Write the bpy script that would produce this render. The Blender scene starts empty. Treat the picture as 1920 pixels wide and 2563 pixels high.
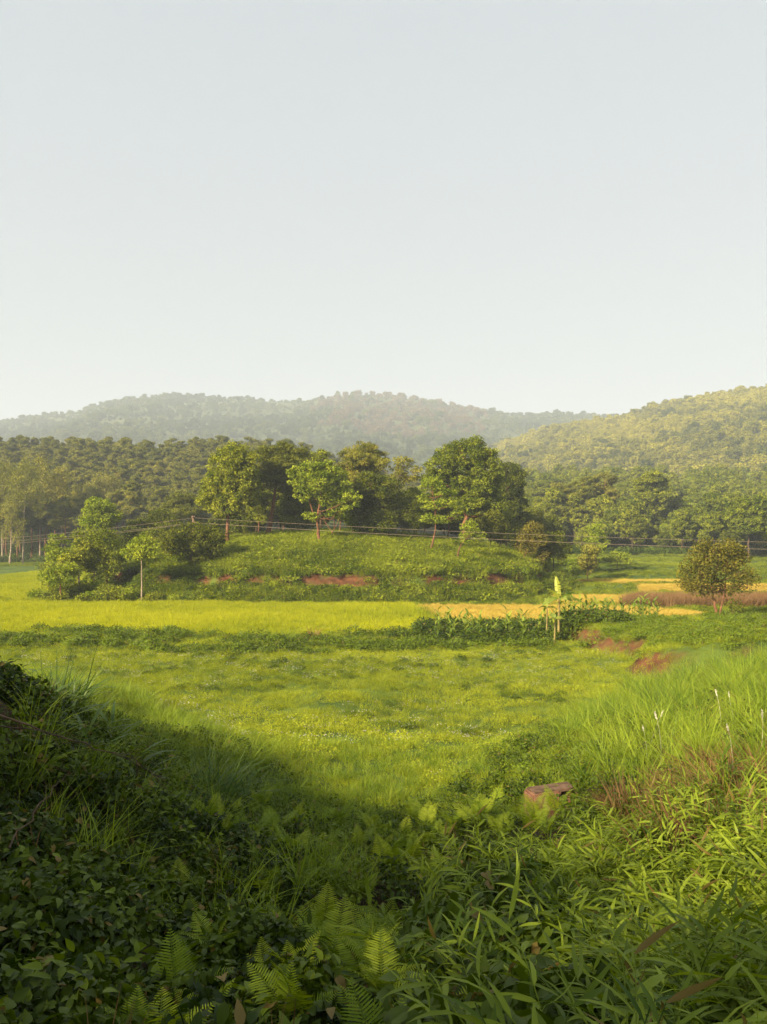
import bpy, math, random
import numpy as np
R = math.radians
SC = bpy.context.scene
COL = SC.collection

# ------------------------------------------------------------------ camera
F = 2011.0            # focal length in photograph pixels (1920 x 2563)
CX, HY, CZ = 960.0, 1330.0, 7.0
cam = bpy.data.cameras.new('camera')
cam.sensor_width = 36.0
cam.lens = 36.0 * F / 2563.0
cam.shift_y = (HY - 1281.5) / 2563.0
cam.clip_start = 0.05
cam.clip_end = 9000
camo = bpy.data.objects.new('camera', cam)
COL.objects.link(camo)
camo.location = (0, 0, CZ)
camo.rotation_euler = (R(90), 0, 0)
SC.camera = camo

# ------------------------------------------------------------------ sky and sun
SUN_EL = R(26.0)
TO_SUN = np.array([-0.72, -0.69, 0.0])
TO_SUN /= np.linalg.norm(TO_SUN)
sun_vec = np.array([TO_SUN[0] * math.cos(SUN_EL), TO_SUN[1] * math.cos(SUN_EL), math.sin(SUN_EL)])
w = bpy.data.worlds.new('World')
SC.world = w
w.use_nodes = True
nt = w.node_tree
nt.nodes.clear()
sky = nt.nodes.new('ShaderNodeTexSky')
sky.sky_type = 'NISHITA'
sky.sun_disc = False
sky.sun_elevation = SUN_EL
sky.sun_rotation = math.atan2(sun_vec[0], sun_vec[1])
sky.altitude = 900
sky.air_density = 1.0
sky.dust_density = 3.0
sky.ozone_density = 1.0
hs = nt.nodes.new('ShaderNodeHueSaturation')
hs.inputs['Saturation'].default_value = 0.15
hs.inputs['Value'].default_value = 1.0
bg = nt.nodes.new('ShaderNodeBackground')
bg.inputs['Strength'].default_value = 0.060
ow = nt.nodes.new('ShaderNodeOutputWorld')
veil = nt.nodes.new('ShaderNodeMixRGB')          # thin even high haze whitening the whole sky
veil.inputs[0].default_value = 0.88
veil.inputs[2].default_value = (2.56, 2.80, 3.00, 1)
nt.links.new(sky.outputs[0], hs.inputs['Color'])
nt.links.new(hs.outputs[0], veil.inputs[1])
nt.links.new(veil.outputs[0], bg.inputs['Color'])
nt.links.new(bg.outputs[0], ow.inputs['Surface'])

sun = bpy.data.lights.new('sun', 'SUN')
sun.energy = 4.4
sun.angle = R(3.0)       # the low sun seen through thick haze
sun.color = (1.0, 0.84, 0.58)
suno = bpy.data.objects.new('sun', sun)
COL.objects.link(suno)
suno.rotation_euler = (math.pi / 2 - SUN_EL, 0, math.atan2(sun_vec[0], -sun_vec[1]))

SC.view_settings.view_transform = 'Standard'
SC.view_settings.look = 'None'
SC.view_settings.gamma = 1.0
SC.view_settings.exposure = 1.95
SC.render.engine = 'CYCLES'
cy = SC.cycles
cy.max_bounces = 5
cy.diffuse_bounces = 2
cy.glossy_bounces = 1
cy.transmission_bounces = 3
cy.transparent_max_bounces = 4
cy.volume_bounces = 0
cy.use_adaptive_sampling = True
cy.adaptive_threshold = 0.02
cy.use_denoising = True
cy.caustics_reflective = False
cy.caustics_refractive = False

# ------------------------------------------------------------------ helpers
rng = np.random.default_rng(7)


def unit(v):
    v = np.asarray(v, float)
    return v / np.maximum(np.linalg.norm(v, axis=-1, keepdims=True), 1e-9)


def smooth(t):
    t = np.clip(t, 0, 1)
    return t * t * (3 - 2 * t)


def noise2(x, y, seed=0):
    x = np.asarray(x, float)
    y = np.asarray(y, float)
    xi = np.floor(x).astype(np.int64)
    yi = np.floor(y).astype(np.int64)
    fx = x - xi
    fy = y - yi
    fx = fx * fx * (3 - 2 * fx)
    fy = fy * fy * (3 - 2 * fy)

    def h(a, b):
        n = (a * 374761393 + b * 668265263 + seed * 974634777) & 0xFFFFFFFF
        n = ((n ^ (n >> 13)) * 1274126177) & 0xFFFFFFFF
        return ((n ^ (n >> 16)) & 0xFFFF) / 65535.0
    return (h(xi, yi) * (1 - fx) * (1 - fy) + h(xi + 1, yi) * fx * (1 - fy)
            + h(xi, yi + 1) * (1 - fx) * fy + h(xi + 1, yi + 1) * fx * fy)


def fbm(x, y, seed=0, o=4):
    s = 0
    a = 0.5
    for i in range(o):
        s = s + a * noise2(x * 2 ** i, y * 2 ** i, seed + i * 17)
        a *= 0.5
    return s / (1 - 0.5 ** o)


def mesh_data(name, V, Fq, mat=None, tint=None, smooth_shade=False):
    V = np.asarray(V, np.float32)
    Fq = np.asarray(Fq, np.int32)
    me = bpy.data.meshes.new(name)
    k = Fq.shape[1]
    me.vertices.add(len(V))
    me.vertices.foreach_set('co', V.ravel())
    me.loops.add(Fq.size)
    me.loops.foreach_set('vertex_index', Fq.ravel())
    me.polygons.add(len(Fq))
    me.polygons.foreach_set('loop_start', np.arange(0, Fq.size, k, dtype=np.int32))
    me.polygons.foreach_set('loop_total', np.full(len(Fq), k, np.int32))
    if smooth_shade:
        me.polygons.foreach_set('use_smooth', np.ones(len(Fq), bool))
    if tint is not None:
        a = me.attributes.new('tint', 'FLOAT', 'POINT')
        a.data.foreach_set('value', np.asarray(tint, np.float32))
    me.update(calc_edges=True)
    if mat:
        me.materials.append(mat)
    return me


def link(name, me, parent=None, loc=None):
    o = bpy.data.objects.new(name, me)
    COL.objects.link(o)
    if parent is not None:
        o.parent = parent
    if loc is not None:
        o.location = loc
    return o


def tag(o, label=None, cat=None, group=None, kind=None):
    if label:
        o['label'] = label
    if cat:
        o['category'] = cat
    if group:
        o['group'] = group
    if kind:
        o['kind'] = kind
    return o


def empty(name, loc, rz=0.0, s=1.0):
    o = bpy.data.objects.new(name, None)
    COL.objects.link(o)
    o.location = loc
    o.rotation_euler = (0, 0, rz)
    o.scale = (s, s, s)
    return o


def copy_tree(src, loc, rz=0.0, s=1.0, label=None, group=None):
    c = src.copy()
    COL.objects.link(c)
    c.location = loc
    c.rotation_euler = (0, 0, rz)
    c.scale = (s, s, s) if not hasattr(s, '__len__') else s
    if label:
        c['label'] = label
    if group:
        c['group'] = group
    for ch in list(src.children):
        d = ch.copy()
        COL.objects.link(d)
        d.parent = c
    return c


class Acc:
    def __init__(s):
        s.V, s.F, s.T, s.n = [], [], [], 0

    def add(s, V, Fq, T=None):
        V = np.asarray(V, float).reshape(-1, 3)
        s.V.append(V)
        s.F.append(np.asarray(Fq, np.int64) + s.n)
        s.T.append(np.full(len(V), 0.5) if T is None else np.asarray(T, float))
        s.n += len(V)

    def mesh(s, name, mat, smooth_shade=False):
        return mesh_data(name, np.concatenate(s.V), np.concatenate(s.F), mat,
                         np.concatenate(s.T), smooth_shade)


def tube(path, rad, sides=6):
    path = np.asarray(path, float)
    rad = np.asarray(rad, float)
    n = len(path)
    t = np.gradient(path, axis=0)
    t = unit(t)
    ref = np.array([0.0, 1.0, 0.13]) if abs(t[:, 2]).mean() > 0.6 else np.array([0.05, 0.1, 1.0])
    a = unit(np.cross(t, ref))
    b = np.cross(t, a)
    ang = np.linspace(0, 2 * math.pi, sides, endpoint=False)
    V = (path[:, None, :] + rad[:, None, None] * (np.cos(ang)[None, :, None] * a[:, None, :]
                                                  + np.sin(ang)[None, :, None] * b[:, None, :]))
    V = V.reshape(-1, 3)
    i = np.arange(n - 1)[:, None] * sides
    j = np.arange(sides)[None, :]
    Fq = np.stack([i + j, i + (j + 1) % sides, i + sides + (j + 1) % sides, i + sides + j], -1).reshape(-1, 4)
    return V, Fq


def diamonds(pos, d, nrm, L, W, fold=0.12):
    """cheap leaf: one folded quad"""
    d = unit(d)
    s = unit(np.cross(d, nrm))
    n = np.cross(s, d)
    L = np.asarray(L)[:, None]
    W = np.asarray(W)[:, None]
    p0 = pos
    m = pos + d * L * 0.45 + n * L * fold
    V = np.stack([p0, m + s * W * 0.5, pos + d * L, m - s * W * 0.5], 1).reshape(-1, 3)
    N = len(pos)
    Fq = np.arange(N * 4).reshape(N, 4)
    return V, Fq


PROF = {
    'ovate': [(0, 0.04), (0.18, 0.75), (0.4, 1.0), (0.7, 0.62), (1.0, 0.02)],
    'heart': [(0, 0.55), (0.12, 0.98), (0.35, 0.95), (0.68, 0.5), (1.0, 0.02)],
    'lance': [(0, 0.1), (0.2, 0.9), (0.5, 1.0), (0.78, 0.6), (1.0, 0.02)],
    'blade': [(0, 1.0), (0.35, 0.95), (0.7, 0.6), (1.0, 0.03)],
}


def leaves(pos, d, nrm, L, W, prof='ovate', fold=0.18, curl=0.25):
    """leaf with a midrib fold and a downward curl"""
    d = unit(d)
    s = unit(np.cross(d, nrm))
    n = np.cross(s, d)
    L = np.asarray(L, float)
    W = np.asarray(W, float)
    rows = []
    for t, w_ in PROF[prof]:
        c = pos + d * (L * (t - curl * 0.15 * t * t))[:, None] - n * (L * curl * t * t)[:, None]
        hw = (W * 0.5 * w_)[:, None]
        back = (d * (L * 0.13)[:, None]) if (prof == 'heart' and t == 0) else 0
        rows.append(np.stack([c + s * hw + n * hw * fold * 2 - back, c, c - s * hw + n * hw * fold * 2 - back], 1))
    V = np.stack(rows, 1)                       # N, S, 3, 3
    N, S = V.shape[:2]
    base = (np.arange(N) * S * 3)[:, None, None]
    i = np.arange(S - 1)[None, :, None] * 3
    j = np.arange(2)[None, None, :]
    a = base + i + j
    Fq = np.stack([a, a + 1, a + 4, a + 3], -1).reshape(-1, 4)
    return V.reshape(-1, 3), Fq


def blades(pos, az, H, W, bend, lean=0.1, seg=4, twist=None):
    """grass blades arching towards az"""
    N = len(pos)
    dx = np.stack([np.cos(az), np.sin(az), np.zeros(N)], 1)
    tw = az + math.pi / 2 if twist is None else twist
    sd = np.stack([np.cos(tw), np.sin(tw), np.zeros(N)], 1)
    t = np.linspace(0, 1, seg)
    rows = []
    for q in t:
        th = lean + bend * q
        c = (pos + dx * (H * (lean * q + bend * q * q * 0.75))[:, None]
             + np.array([0, 0, 1.0]) * (H * (q - 0.42 * np.minimum(bend, 1.6) * q * q))[:, None])
        wq = W * 0.5 * (1 - q ** 1.7 * 0.97) * (0.6 + 0.4 * min(1, q * 4))
        rows.append(np.stack([c + sd * wq[:, None], c - sd * wq[:, None]], 1))
    V = np.stack(rows, 1)
    base = (np.arange(N) * seg * 2)[:, None]
    i = np.arange(seg - 1)[None, :] * 2
    a = base + i
    Fq = np.stack([a, a + 1, a + 3, a + 2], -1).reshape(-1, 4)
    return V.reshape(-1, 3), Fq


# ------------------------------------------------------------------ materials
def node(nt_, kind, **kw):
    n = nt_.nodes.new(kind)
    for k, v in kw.items():
        setattr(n, k, v)
    return n


def leaf_mat(name, lo, hi, trans=0.3, gloss=0.0, inst=False, objvar=0.0, rough=0.45, wither=None):
    m = bpy.data.materials.new(name)
    m.use_nodes = True
    t = m.node_tree
    t.nodes.clear()
    out = node(t, 'ShaderNodeOutputMaterial')
    at = node(t, 'ShaderNodeAttribute', attribute_name='tint', attribute_type='GEOMETRY')
    fac = at.outputs['Fac']
    if inst:
        ai = node(t, 'ShaderNodeAttribute', attribute_name='itint', attribute_type='INSTANCER')
        ma = node(t, 'ShaderNodeMath', operation='MULTIPLY_ADD')
        t.links.new(at.outputs['Fac'], ma.inputs[0])
        ma.inputs[1].default_value = 0.45
        mb = node(t, 'ShaderNodeMath', operation='MULTIPLY_ADD')
        t.links.new(ai.outputs['Fac'], mb.inputs[0])
        mb.inputs[1].default_value = 0.9
        mb.inputs[2].default_value = -0.175
        t.links.new(mb.outputs[0], ma.inputs[2])
        fac = ma.outputs[0]
    ramp = node(t, 'ShaderNodeValToRGB')
    ramp.color_ramp.elements[0].color = (*lo, 1)
    ramp.color_ramp.elements[1].color = (*hi, 1)
    t.links.new(fac, ramp.inputs[0])
    col = ramp.outputs[0]
    if wither:
        gt = node(t, 'ShaderNodeMath', operation='GREATER_THAN')
        gt.inputs[1].default_value = 0.999
        t.links.new(at.outputs['Fac'], gt.inputs[0])
        wx = node(t, 'ShaderNodeMixRGB')
        wx.inputs[2].default_value = (*wither, 1)
        t.links.new(gt.outputs[0], wx.inputs[0])
        t.links.new(col, wx.inputs[1])
        col = wx.outputs[0]
    if objvar:
        oi = node(t, 'ShaderNodeObjectInfo')
        h = node(t, 'ShaderNodeHueSaturation')
        mr = node(t, 'ShaderNodeMapRange')
        mr.inputs['To Min'].default_value = 1 - objvar
        mr.inputs['To Max'].default_value = 1 + objvar
        t.links.new(oi.outputs['Random'], mr.inputs['Value'])
        t.links.new(mr.outputs[0], h.inputs['Value'])
        mh = node(t, 'ShaderNodeMapRange')
        mh.inputs['To Min'].default_value = 0.5 + objvar * 0.06
        mh.inputs['To Max'].default_value = 0.5 - objvar * 0.06
        t.links.new(oi.outputs['Random'], mh.inputs['Value'])
        t.links.new(mh.outputs[0], h.inputs['Hue'])
        t.links.new(col, h.inputs['Color'])
        col = h.outputs[0]
    if gloss:
        p = node(t, 'ShaderNodeBsdfPrincipled')
        p.inputs['Roughness'].default_value = rough
        p.inputs['Specular IOR Level'].default_value = gloss
        t.links.new(col, p.inputs['Base Color'])
        sh = p.outputs[0]
    else:
        p = node(t, 'ShaderNodeBsdfDiffuse')
        t.links.new(col, p.inputs['Color'])
        sh = p.outputs[0]
    if trans:
        tr = node(t, 'ShaderNodeBsdfTranslucent')
        mx = node(t, 'ShaderNodeMixShader')
        mx.inputs[0].default_value = trans
        hv = node(t, 'ShaderNodeHueSaturation')
        hv.inputs['Saturation'].default_value = 1.1
        hv.inputs['Value'].default_value = 1.25
        t.links.new(col, hv.inputs['Color'])
        t.links.new(hv.outputs[0], tr.inputs['Color'])
        t.links.new(sh, mx.inputs[1])
        t.links.new(tr.outputs[0], mx.inputs[2])
        sh = mx.outputs[0]
    t.links.new(sh, out.inputs['Surface'])
    return m


def noise_mat(name, c1, c2, scale=4.0, rough=0.9, bump=0.3, c3=None, detail=6):
    m = bpy.data.materials.new(name)
    m.use_nodes = True
    t = m.node_tree
    p = t.nodes['Principled BSDF']
    p.inputs['Roughness'].default_value = rough
    p.inputs['Specular IOR Level'].default_value = 0.15
    tc = node(t, 'ShaderNodeTexCoord')
    nz = node(t, 'ShaderNodeTexNoise')
    nz.inputs['Scale'].default_value = scale
    nz.inputs['Detail'].default_value = detail
    t.links.new(tc.outputs['Object'], nz.inputs['Vector'])
    ramp = node(t, 'ShaderNodeValToRGB')
    ramp.color_ramp.elements[0].position = 0.32
    ramp.color_ramp.elements[1].position = 0.68
    ramp.color_ramp.elements[0].color = (*c1, 1)
    ramp.color_ramp.elements[1].color = (*c2, 1)
    if c3:
        e = ramp.color_ramp.elements.new(0.5)
        e.color = (*c3, 1)
    t.links.new(nz.outputs[0], ramp.inputs[0])
    t.links.new(ramp.outputs[0], p.inputs['Base Color'])
    if bump:
        b = node(t, 'ShaderNodeBump')
        b.inputs['Strength'].default_value = bump
        t.links.new(nz.outputs[0], b.inputs['Height'])
        t.links.new(b.outputs[0], p.inputs['Normal'])
    return m


def ground_mat():
    m = bpy.data.materials.new('meadow_soil')
    m.use_nodes = True
    t = m.node_tree
    p = t.nodes['Principled BSDF']
    p.inputs['Roughness'].default_value = 0.95
    p.inputs['Specular IOR Level'].default_value = 0.1
    tc = node(t, 'ShaderNodeTexCoord')
    nz = node(t, 'ShaderNodeTexNoise')
    nz.inputs['Scale'].default_value = 0.35
    nz.inputs['Detail'].default_value = 8
    t.links.new(tc.outputs['Object'], nz.inputs['Vector'])
    g = node(t, 'ShaderNodeValToRGB')
    g.color_ramp.elements[0].position = 0.35
    g.color_ramp.elements[1].position = 0.65
    g.color_ramp.elements[0].color = (0.045, 0.075, 0.014, 1)
    g.color_ramp.elements[1].color = (0.10, 0.14, 0.02, 1)
    t.links.new(nz.outputs[0], g.inputs[0])
    s = node(t, 'ShaderNodeValToRGB')
    s.color_ramp.elements[0].position = 0.3
    s.color_ramp.elements[1].position = 0.7
    s.color_ramp.elements[0].color = (0.055, 0.024, 0.012, 1)
    s.color_ramp.elements[1].color = (0.135, 0.057, 0.026, 1)
    n2 = node(t, 'ShaderNodeTexNoise')
    n2.inputs['Scale'].default_value = 1.6
    n2.inputs['Detail'].default_value = 8
    t.links.new(tc.outputs['Object'], n2.inputs['Vector'])
    t.links.new(n2.outputs[0], s.inputs[0])
    at = node(t, 'ShaderNodeAttribute', attribute_name='tint', attribute_type='GEOMETRY')
    mx = node(t, 'ShaderNodeMixRGB')
    t.links.new(at.outputs['Fac'], mx.inputs[0])
    t.links.new(g.outputs[0], mx.inputs[1])
    t.links.new(s.outputs[0], mx.inputs[2])
    lt = node(t, 'ShaderNodeAttribute', attribute_name='litter_shade', attribute_type='GEOMETRY')  # leaf litter, darkened so the gaps between bank plants look shaded
    mx2 = node(t, 'ShaderNodeMixRGB')
    t.links.new(lt.outputs['Fac'], mx2.inputs[0])
    t.links.new(mx.outputs[0], mx2.inputs[1])
    lr = node(t, 'ShaderNodeValToRGB')
    lr.color_ramp.elements[0].color = (0.016, 0.012, 0.007, 1)
    lr.color_ramp.elements[1].color = (0.06, 0.042, 0.022, 1)
    t.links.new(n2.outputs[0], lr.inputs[0])
    t.links.new(lr.outputs[0], mx2.inputs[2])
    t.links.new(mx2.outputs[0], p.inputs['Base Color'])
    b = node(t, 'ShaderNodeBump')
    b.inputs['Strength'].default_value = 0.5
    b.inputs['Distance'].default_value = 0.2
    t.links.new(n2.outputs[0], b.inputs['Height'])
    t.links.new(b.outputs[0], p.inputs['Normal'])
    return m


M = {}
M['ground'] = ground_mat()
M['bark_red'] = noise_mat('red_brown_bark', (0.07, 0.034, 0.018), (0.22, 0.10, 0.05), 5.0, 0.9, 0.6)
M['bark_dark'] = noise_mat('dark_bark', (0.035, 0.024, 0.018), (0.12, 0.075, 0.045), 5.0, 0.9, 0.6)
M['bark_pale'] = noise_mat('pale_bark', (0.15, 0.115, 0.08), (0.36, 0.28, 0.20), 3.0, 0.85, 0.4)
M['rice'] = leaf_mat('green_rice', (0.16, 0.21, 0.010), (0.42, 0.42, 0.02), 0.35, inst=True)
M['rice_gold'] = leaf_mat('ripe_rice', (0.32, 0.24, 0.04), (0.60, 0.45, 0.10), 0.3, inst=True)
M['meadow'] = leaf_mat('meadow_grass', (0.085, 0.13, 0.010), (0.38, 0.41, 0.036), 0.35, inst=True, wither=(0.17, 0.125, 0.035))
M['tall_grass'] = leaf_mat('tall_grass', (0.06, 0.12, 0.012), (0.28, 0.35, 0.035), 0.38, 0.1, inst=True, wither=(0.17, 0.125, 0.035))
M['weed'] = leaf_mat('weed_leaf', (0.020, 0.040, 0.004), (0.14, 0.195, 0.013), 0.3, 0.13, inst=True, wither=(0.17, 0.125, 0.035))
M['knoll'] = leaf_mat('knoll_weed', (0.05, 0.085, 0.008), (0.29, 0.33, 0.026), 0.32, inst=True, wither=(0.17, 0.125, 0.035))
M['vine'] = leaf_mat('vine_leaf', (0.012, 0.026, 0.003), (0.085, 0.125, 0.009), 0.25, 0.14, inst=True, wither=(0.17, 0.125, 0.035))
M['bamboo'] = leaf_mat('lance_leaf', (0.045, 0.085, 0.009), (0.27, 0.34, 0.028), 0.33, 0.13, inst=True, wither=(0.17, 0.125, 0.035))
M['fern'] = leaf_mat('fern_leaf', (0.08, 0.14, 0.010), (0.30, 0.37, 0.028), 0.33, 0.1, objvar=0.25)
M['dry'] = leaf_mat('dry_stalk', (0.10, 0.055, 0.025), (0.30, 0.185, 0.085), 0.15, inst=True)
M['plume'] = leaf_mat('pale_plume', (0.55, 0.50, 0.40), (0.75, 0.72, 0.62), 0.3, inst=True)
M['flower'] = leaf_mat('pale_flower', (0.5, 0.42, 0.5), (0.7, 0.65, 0.66), 0.2, inst=True)
M['tree'] = leaf_mat('tree_leaf', (0.05, 0.08, 0.010), (0.34, 0.36, 0.034), 0.32, objvar=0.18)
M['tree_light'] = leaf_mat('light_tree_leaf', (0.10, 0.15, 0.013), (0.34, 0.38, 0.034), 0.32, objvar=0.12)
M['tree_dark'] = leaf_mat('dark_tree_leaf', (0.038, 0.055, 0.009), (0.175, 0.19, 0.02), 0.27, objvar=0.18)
M['pine'] = leaf_mat('pine_needle', (0.06, 0.08, 0.014), (0.29, 0.28, 0.04), 0.25, objvar=0.2)
M['gum'] = leaf_mat('gum_leaf', (0.12, 0.135, 0.022), (0.36, 0.33, 0.055), 0.3, objvar=0.15)
M['autumn'] = leaf_mat('russet_leaf', (0.060, 0.066, 0.012), (0.20, 0.175, 0.026), 0.25, objvar=0.12)
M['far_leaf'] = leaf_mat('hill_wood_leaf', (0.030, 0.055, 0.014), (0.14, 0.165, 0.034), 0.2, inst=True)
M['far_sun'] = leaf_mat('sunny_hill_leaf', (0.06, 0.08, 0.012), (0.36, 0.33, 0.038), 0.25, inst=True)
M['hill'] = noise_mat('hill_soil', (0.035, 0.05, 0.015), (0.085, 0.095, 0.03), 0.02, 0.95, 0.0, (0.055, 0.07, 0.022))
M['banana'] = leaf_mat('banana_leaf', (0.10, 0.17, 0.03), (0.36, 0.38, 0.045), 0.4, 0.3)
M['crop'] = leaf_mat('crop_leaf', (0.08, 0.15, 0.015), (0.30, 0.34, 0.04), 0.35, 0.2, objvar=0.15)
M['wire'] = noise_mat('weathered_wire', (0.20, 0.16, 0.11), (0.30, 0.24, 0.16), 3.0, 0.6, 0.0)
M['pole'] = noise_mat('weathered_pole', (0.16, 0.10, 0.07), (0.28, 0.18, 0.12), 6.0, 0.85, 0.2)
M['block'] = noise_mat('worn_block', (0.13, 0.06, 0.035), (0.30, 0.16, 0.095), 7.0, 0.9, 0.5)
M['plaster'] = noise_mat('house_plaster', (0.62, 0.56, 0.48), (0.78, 0.72, 0.62), 0.8, 0.9, 0.0)
M['roof'] = noise_mat('house_roof', (0.45, 0.33, 0.26), (0.6, 0.46, 0.38), 2.0, 0.8, 0.0)
M['dark'] = noise_mat('dark_opening', (0.02, 0.018, 0.015), (0.04, 0.035, 0.03), 2.0, 0.9, 0.0)
M['twig'] = noise_mat('dry_twig', (0.04, 0.028, 0.02), (0.12, 0.08, 0.055), 8.0, 0.9, 0.3)

# ------------------------------------------------------------------ terrain
CTRL = np.array([
    (0, 0, 5.2), (-5, 0, 5.5), (5, 0, 5.1), (0, -6, 5.3), (-10, -6, 5.9), (10, -6, 5.3), (-20, -6, 6), (20, -6, 5),
    (0, 2, 4.9), (0, 4, 4.15), (0, 7, 3.1), (0, 11, 2.0), (0, 16, 0.8), (0, 21, 0), (0, 26, 0), (0, 35, 0), (0, 45, 0),
    (-2.2, 4, 4.6), (-2.5, 8, 3.4), (-2.5, 12, 2.35), (-2.2, 17, 0.9), (-2.5, 23, 0.1),
    (-4, 3, 5.0), (-4, 8, 4.3), (-5.6, 11, 5.0), (-4, 13, 2.9), (-4, 16, 1.7), (-4, 20, 0.6), (-4, 26, 0.05),
    (-8, 6, 5.2), (-8, 12, 4.9), (-8, 18, 3.2), (-8, 24, 1.1), (-8, 30, 0.1),
    (-12, 12, 4.7), (-12, 20, 3.5), (-12, 28, 1.6), (-12, 36, 0.05), (-18, 20, 3.6), (-18, 32, 1.2), (-18, 42, 0.1),
    (-26, 15, 4.5), (-26, 25, 2.2), (-28, 40, 0.2), (-6, 38, 0), (-14, 50, 0), (8, 52, 0), (-30, 55, 0), (0, 60, 0), (30, 60, 0.3),
    (3, 4, 4.25), (3.6, 8, 3.3), (3.2, 12, 2.35), (3.2, 16, 1.3), (3, 20, 0.5), (3.5, 26, 0),
    (6, 10, 3.2), (6, 13, 3.1), (6, 18, 2.2), (6, 23, 1.0), (6.5, 29, 0.05),
    (8, 6, 4.3), (9, 14, 3.4), (9, 20, 2.5), (9, 27, 1.1), (9.5, 35, 0.05), (13, 14, 3.6), (13, 22, 2.7), (13, 30, 1.5), (13, 40, 0.3),
    (20, 20, 3.8), (20, 32, 2), (20, 46, 0.5), (30, 30, 3), (30, 48, 0.6)], float)


def _tps_phi(r2):
    return 0.5 * r2 * np.log(r2 + 1e-6)


_n = len(CTRL)
_d2 = ((CTRL[:, None, :2] - CTRL[None, :, :2]) ** 2).sum(-1)
_A = np.zeros((_n + 3, _n + 3))
_A[:_n, :_n] = _tps_phi(_d2) + np.eye(_n) * 0.6
_A[:_n, _n] = 1
_A[:_n, _n + 1:] = CTRL[:, :2]
_A[_n, :_n] = 1
_A[_n + 1:, :_n] = CTRL[:, :2].T
_w = np.linalg.solve(_A, np.concatenate([CTRL[:, 2], [0, 0, 0]]))


def tps(x, y):
    out = np.full(x.shape, _w[_n])
    out = out + _w[_n + 1] * x + _w[_n + 2] * y
    for i in range(_n):
        out = out + _w[i] * _tps_phi((x - CTRL[i, 0]) ** 2 + (y - CTRL[i, 1]) ** 2)
    return out


def knoll_e(x, y):
    wob = 0.10 * (fbm(x * 0.16, y * 0.16, 101) - 0.5) + 0.05 * (fbm(x * 0.7, y * 0.7, 103, 3) - 0.5)
    return ((np.abs(x + 6) / np.where(x < -6, 30.0, 27.5)) ** 2.4 + (np.abs(y - 106) / 26.0) ** 2.4) ** (1 / 2.4) + wob


def plateau(x, y):
    xs = 12.0 + 0.8 * np.sin(y * 0.33) + 0.5 * np.sin(y * 0.9 + 1)
    return smooth((x - xs) / 1.1) * smooth((y - 33) / 5.0) * smooth((61 - y) / 8.0)


def H(x, y):
    x = np.asarray(x, float)
    y = np.asarray(y, float)
    shp = np.broadcast(x, y).shape
    x = np.broadcast_to(x, shp).astype(float)
    y = np.broadcast_to(y, shp).astype(float)
    xc = np.clip(x, -32, 32)
    yc = np.clip(y, -8, 62)
    near = np.clip(tps(xc, yc), -0.15, 6.2)
    k = smooth((62 - y) / 8.0)
    z = near * k
    z = z + 0.22 * (fbm(x * 0.45, y * 0.45, 3) - 0.5) * smooth((y - 1) / 3) * smooth((75 - y) / 15.0)
    z = z + 0.95 * (fbm(x * 0.95, y * 0.95, 5, 3) - 0.5) * np.clip(near, 0, 1) * smooth((y - 2) / 3) * k
    z = z + 0.95 * plateau(x, y)
    # knoll with a cut bank around its foot
    e = knoll_e(x, y)
    cut = smooth((0.992 - e) / 0.032)
    apron = smooth((1.075 - e) / 0.085)
    z = z + np.where(e < 1.2, apron * 1.15 + cut * 1.05 + np.clip(1 - e * e, 0, 1) ** 1.0 * 4.5, 0)
    # forest slope on the left, terraces and wooded rise on the right
    u = x / np.maximum(y, 20)
    left = smooth((0.12 - u) / 0.3)
    right = smooth((u - 0.04) / 0.15)
    z = z + left * 25.5 * smooth((y - 178) / 150.0)
    tt = np.clip((y - 92) / 80.0, 0, 1)
    st = 5.0
    ter = (np.floor(tt * st) + smooth((tt * st - np.floor(tt * st)) * 5)) / st
    z = z + right * (2.2 * ter + 20.0 * smooth((y - 178) / 190.0))
    z = z + (1 - left) * (1 - right) * 10 * smooth((y - 200) / 200.0)
    return z


def Hs(x, y):
    return float(H(np.array([x]), np.array([y]))[0])


def G(px, Y):
    x = (px - CX) / F * Y
    return np.array([x, Y, Hs(x, Y)])


def P(px, py, Y):
    return np.array([(px - CX) / F * Y, Y, CZ - (py - HY) / F * Y])


ys = np.concatenate([np.arange(-110, 0, 2.0), np.arange(0, 26, 0.25), np.arange(26, 130, 0.55),
                     130 + (np.linspace(0, 1, 90) ** 1.8) * 2400])
us = np.linspace(-1, 1, 231)
us = np.sign(us) * np.abs(us) ** 1.15
YY, UU = np.meshgrid(ys, us, indexing='ij')
XX = UU * (22 + 0.95 * np.abs(YY))
ZZ = H(XX, YY)
far_drop = smooth((YY - 420) / 300.0) * 25
ZZ = ZZ - far_drop
ee = knoll_e(XX, YY)
gx = np.abs(np.gradient(ZZ, axis=0) / np.maximum(np.gradient(YY, axis=0), 1e-6))
gy = np.abs(np.gradient(ZZ, axis=1) / np.maximum(np.gradient(XX, axis=1), 1e-6))
slope = np.hypot(gx, gy)
soil = smooth((slope - 0.40) / 0.3) * (YY > 30) * (YY < 140)
soil = soil * np.where(YY > 65, smooth((fbm(XX * 0.75, YY * 0.3, 131) - 0.36) / 0.14) * smooth((1.0 - ee) / 0.008), 1.0)
soil = np.maximum(soil, 0.8 * smooth((fbm(XX * 0.3, YY * 0.3, 8) - 0.56) / 0.1) * (YY < 19))
nr, nc = XX.shape
ii = np.arange(nr - 1)[:, None] * nc + np.arange(nc - 1)[None, :]
GF = np.stack([ii, ii + 1, ii + nc + 1, ii + nc], -1).reshape(-1, 4)
ground = link('ground', mesh_data('ground', np.stack([XX, YY, ZZ], -1).reshape(-1, 3), GF, M['ground'], soil.ravel(), True))
la = ground.data.attributes.new('litter_shade', 'FLOAT', 'POINT')
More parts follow.
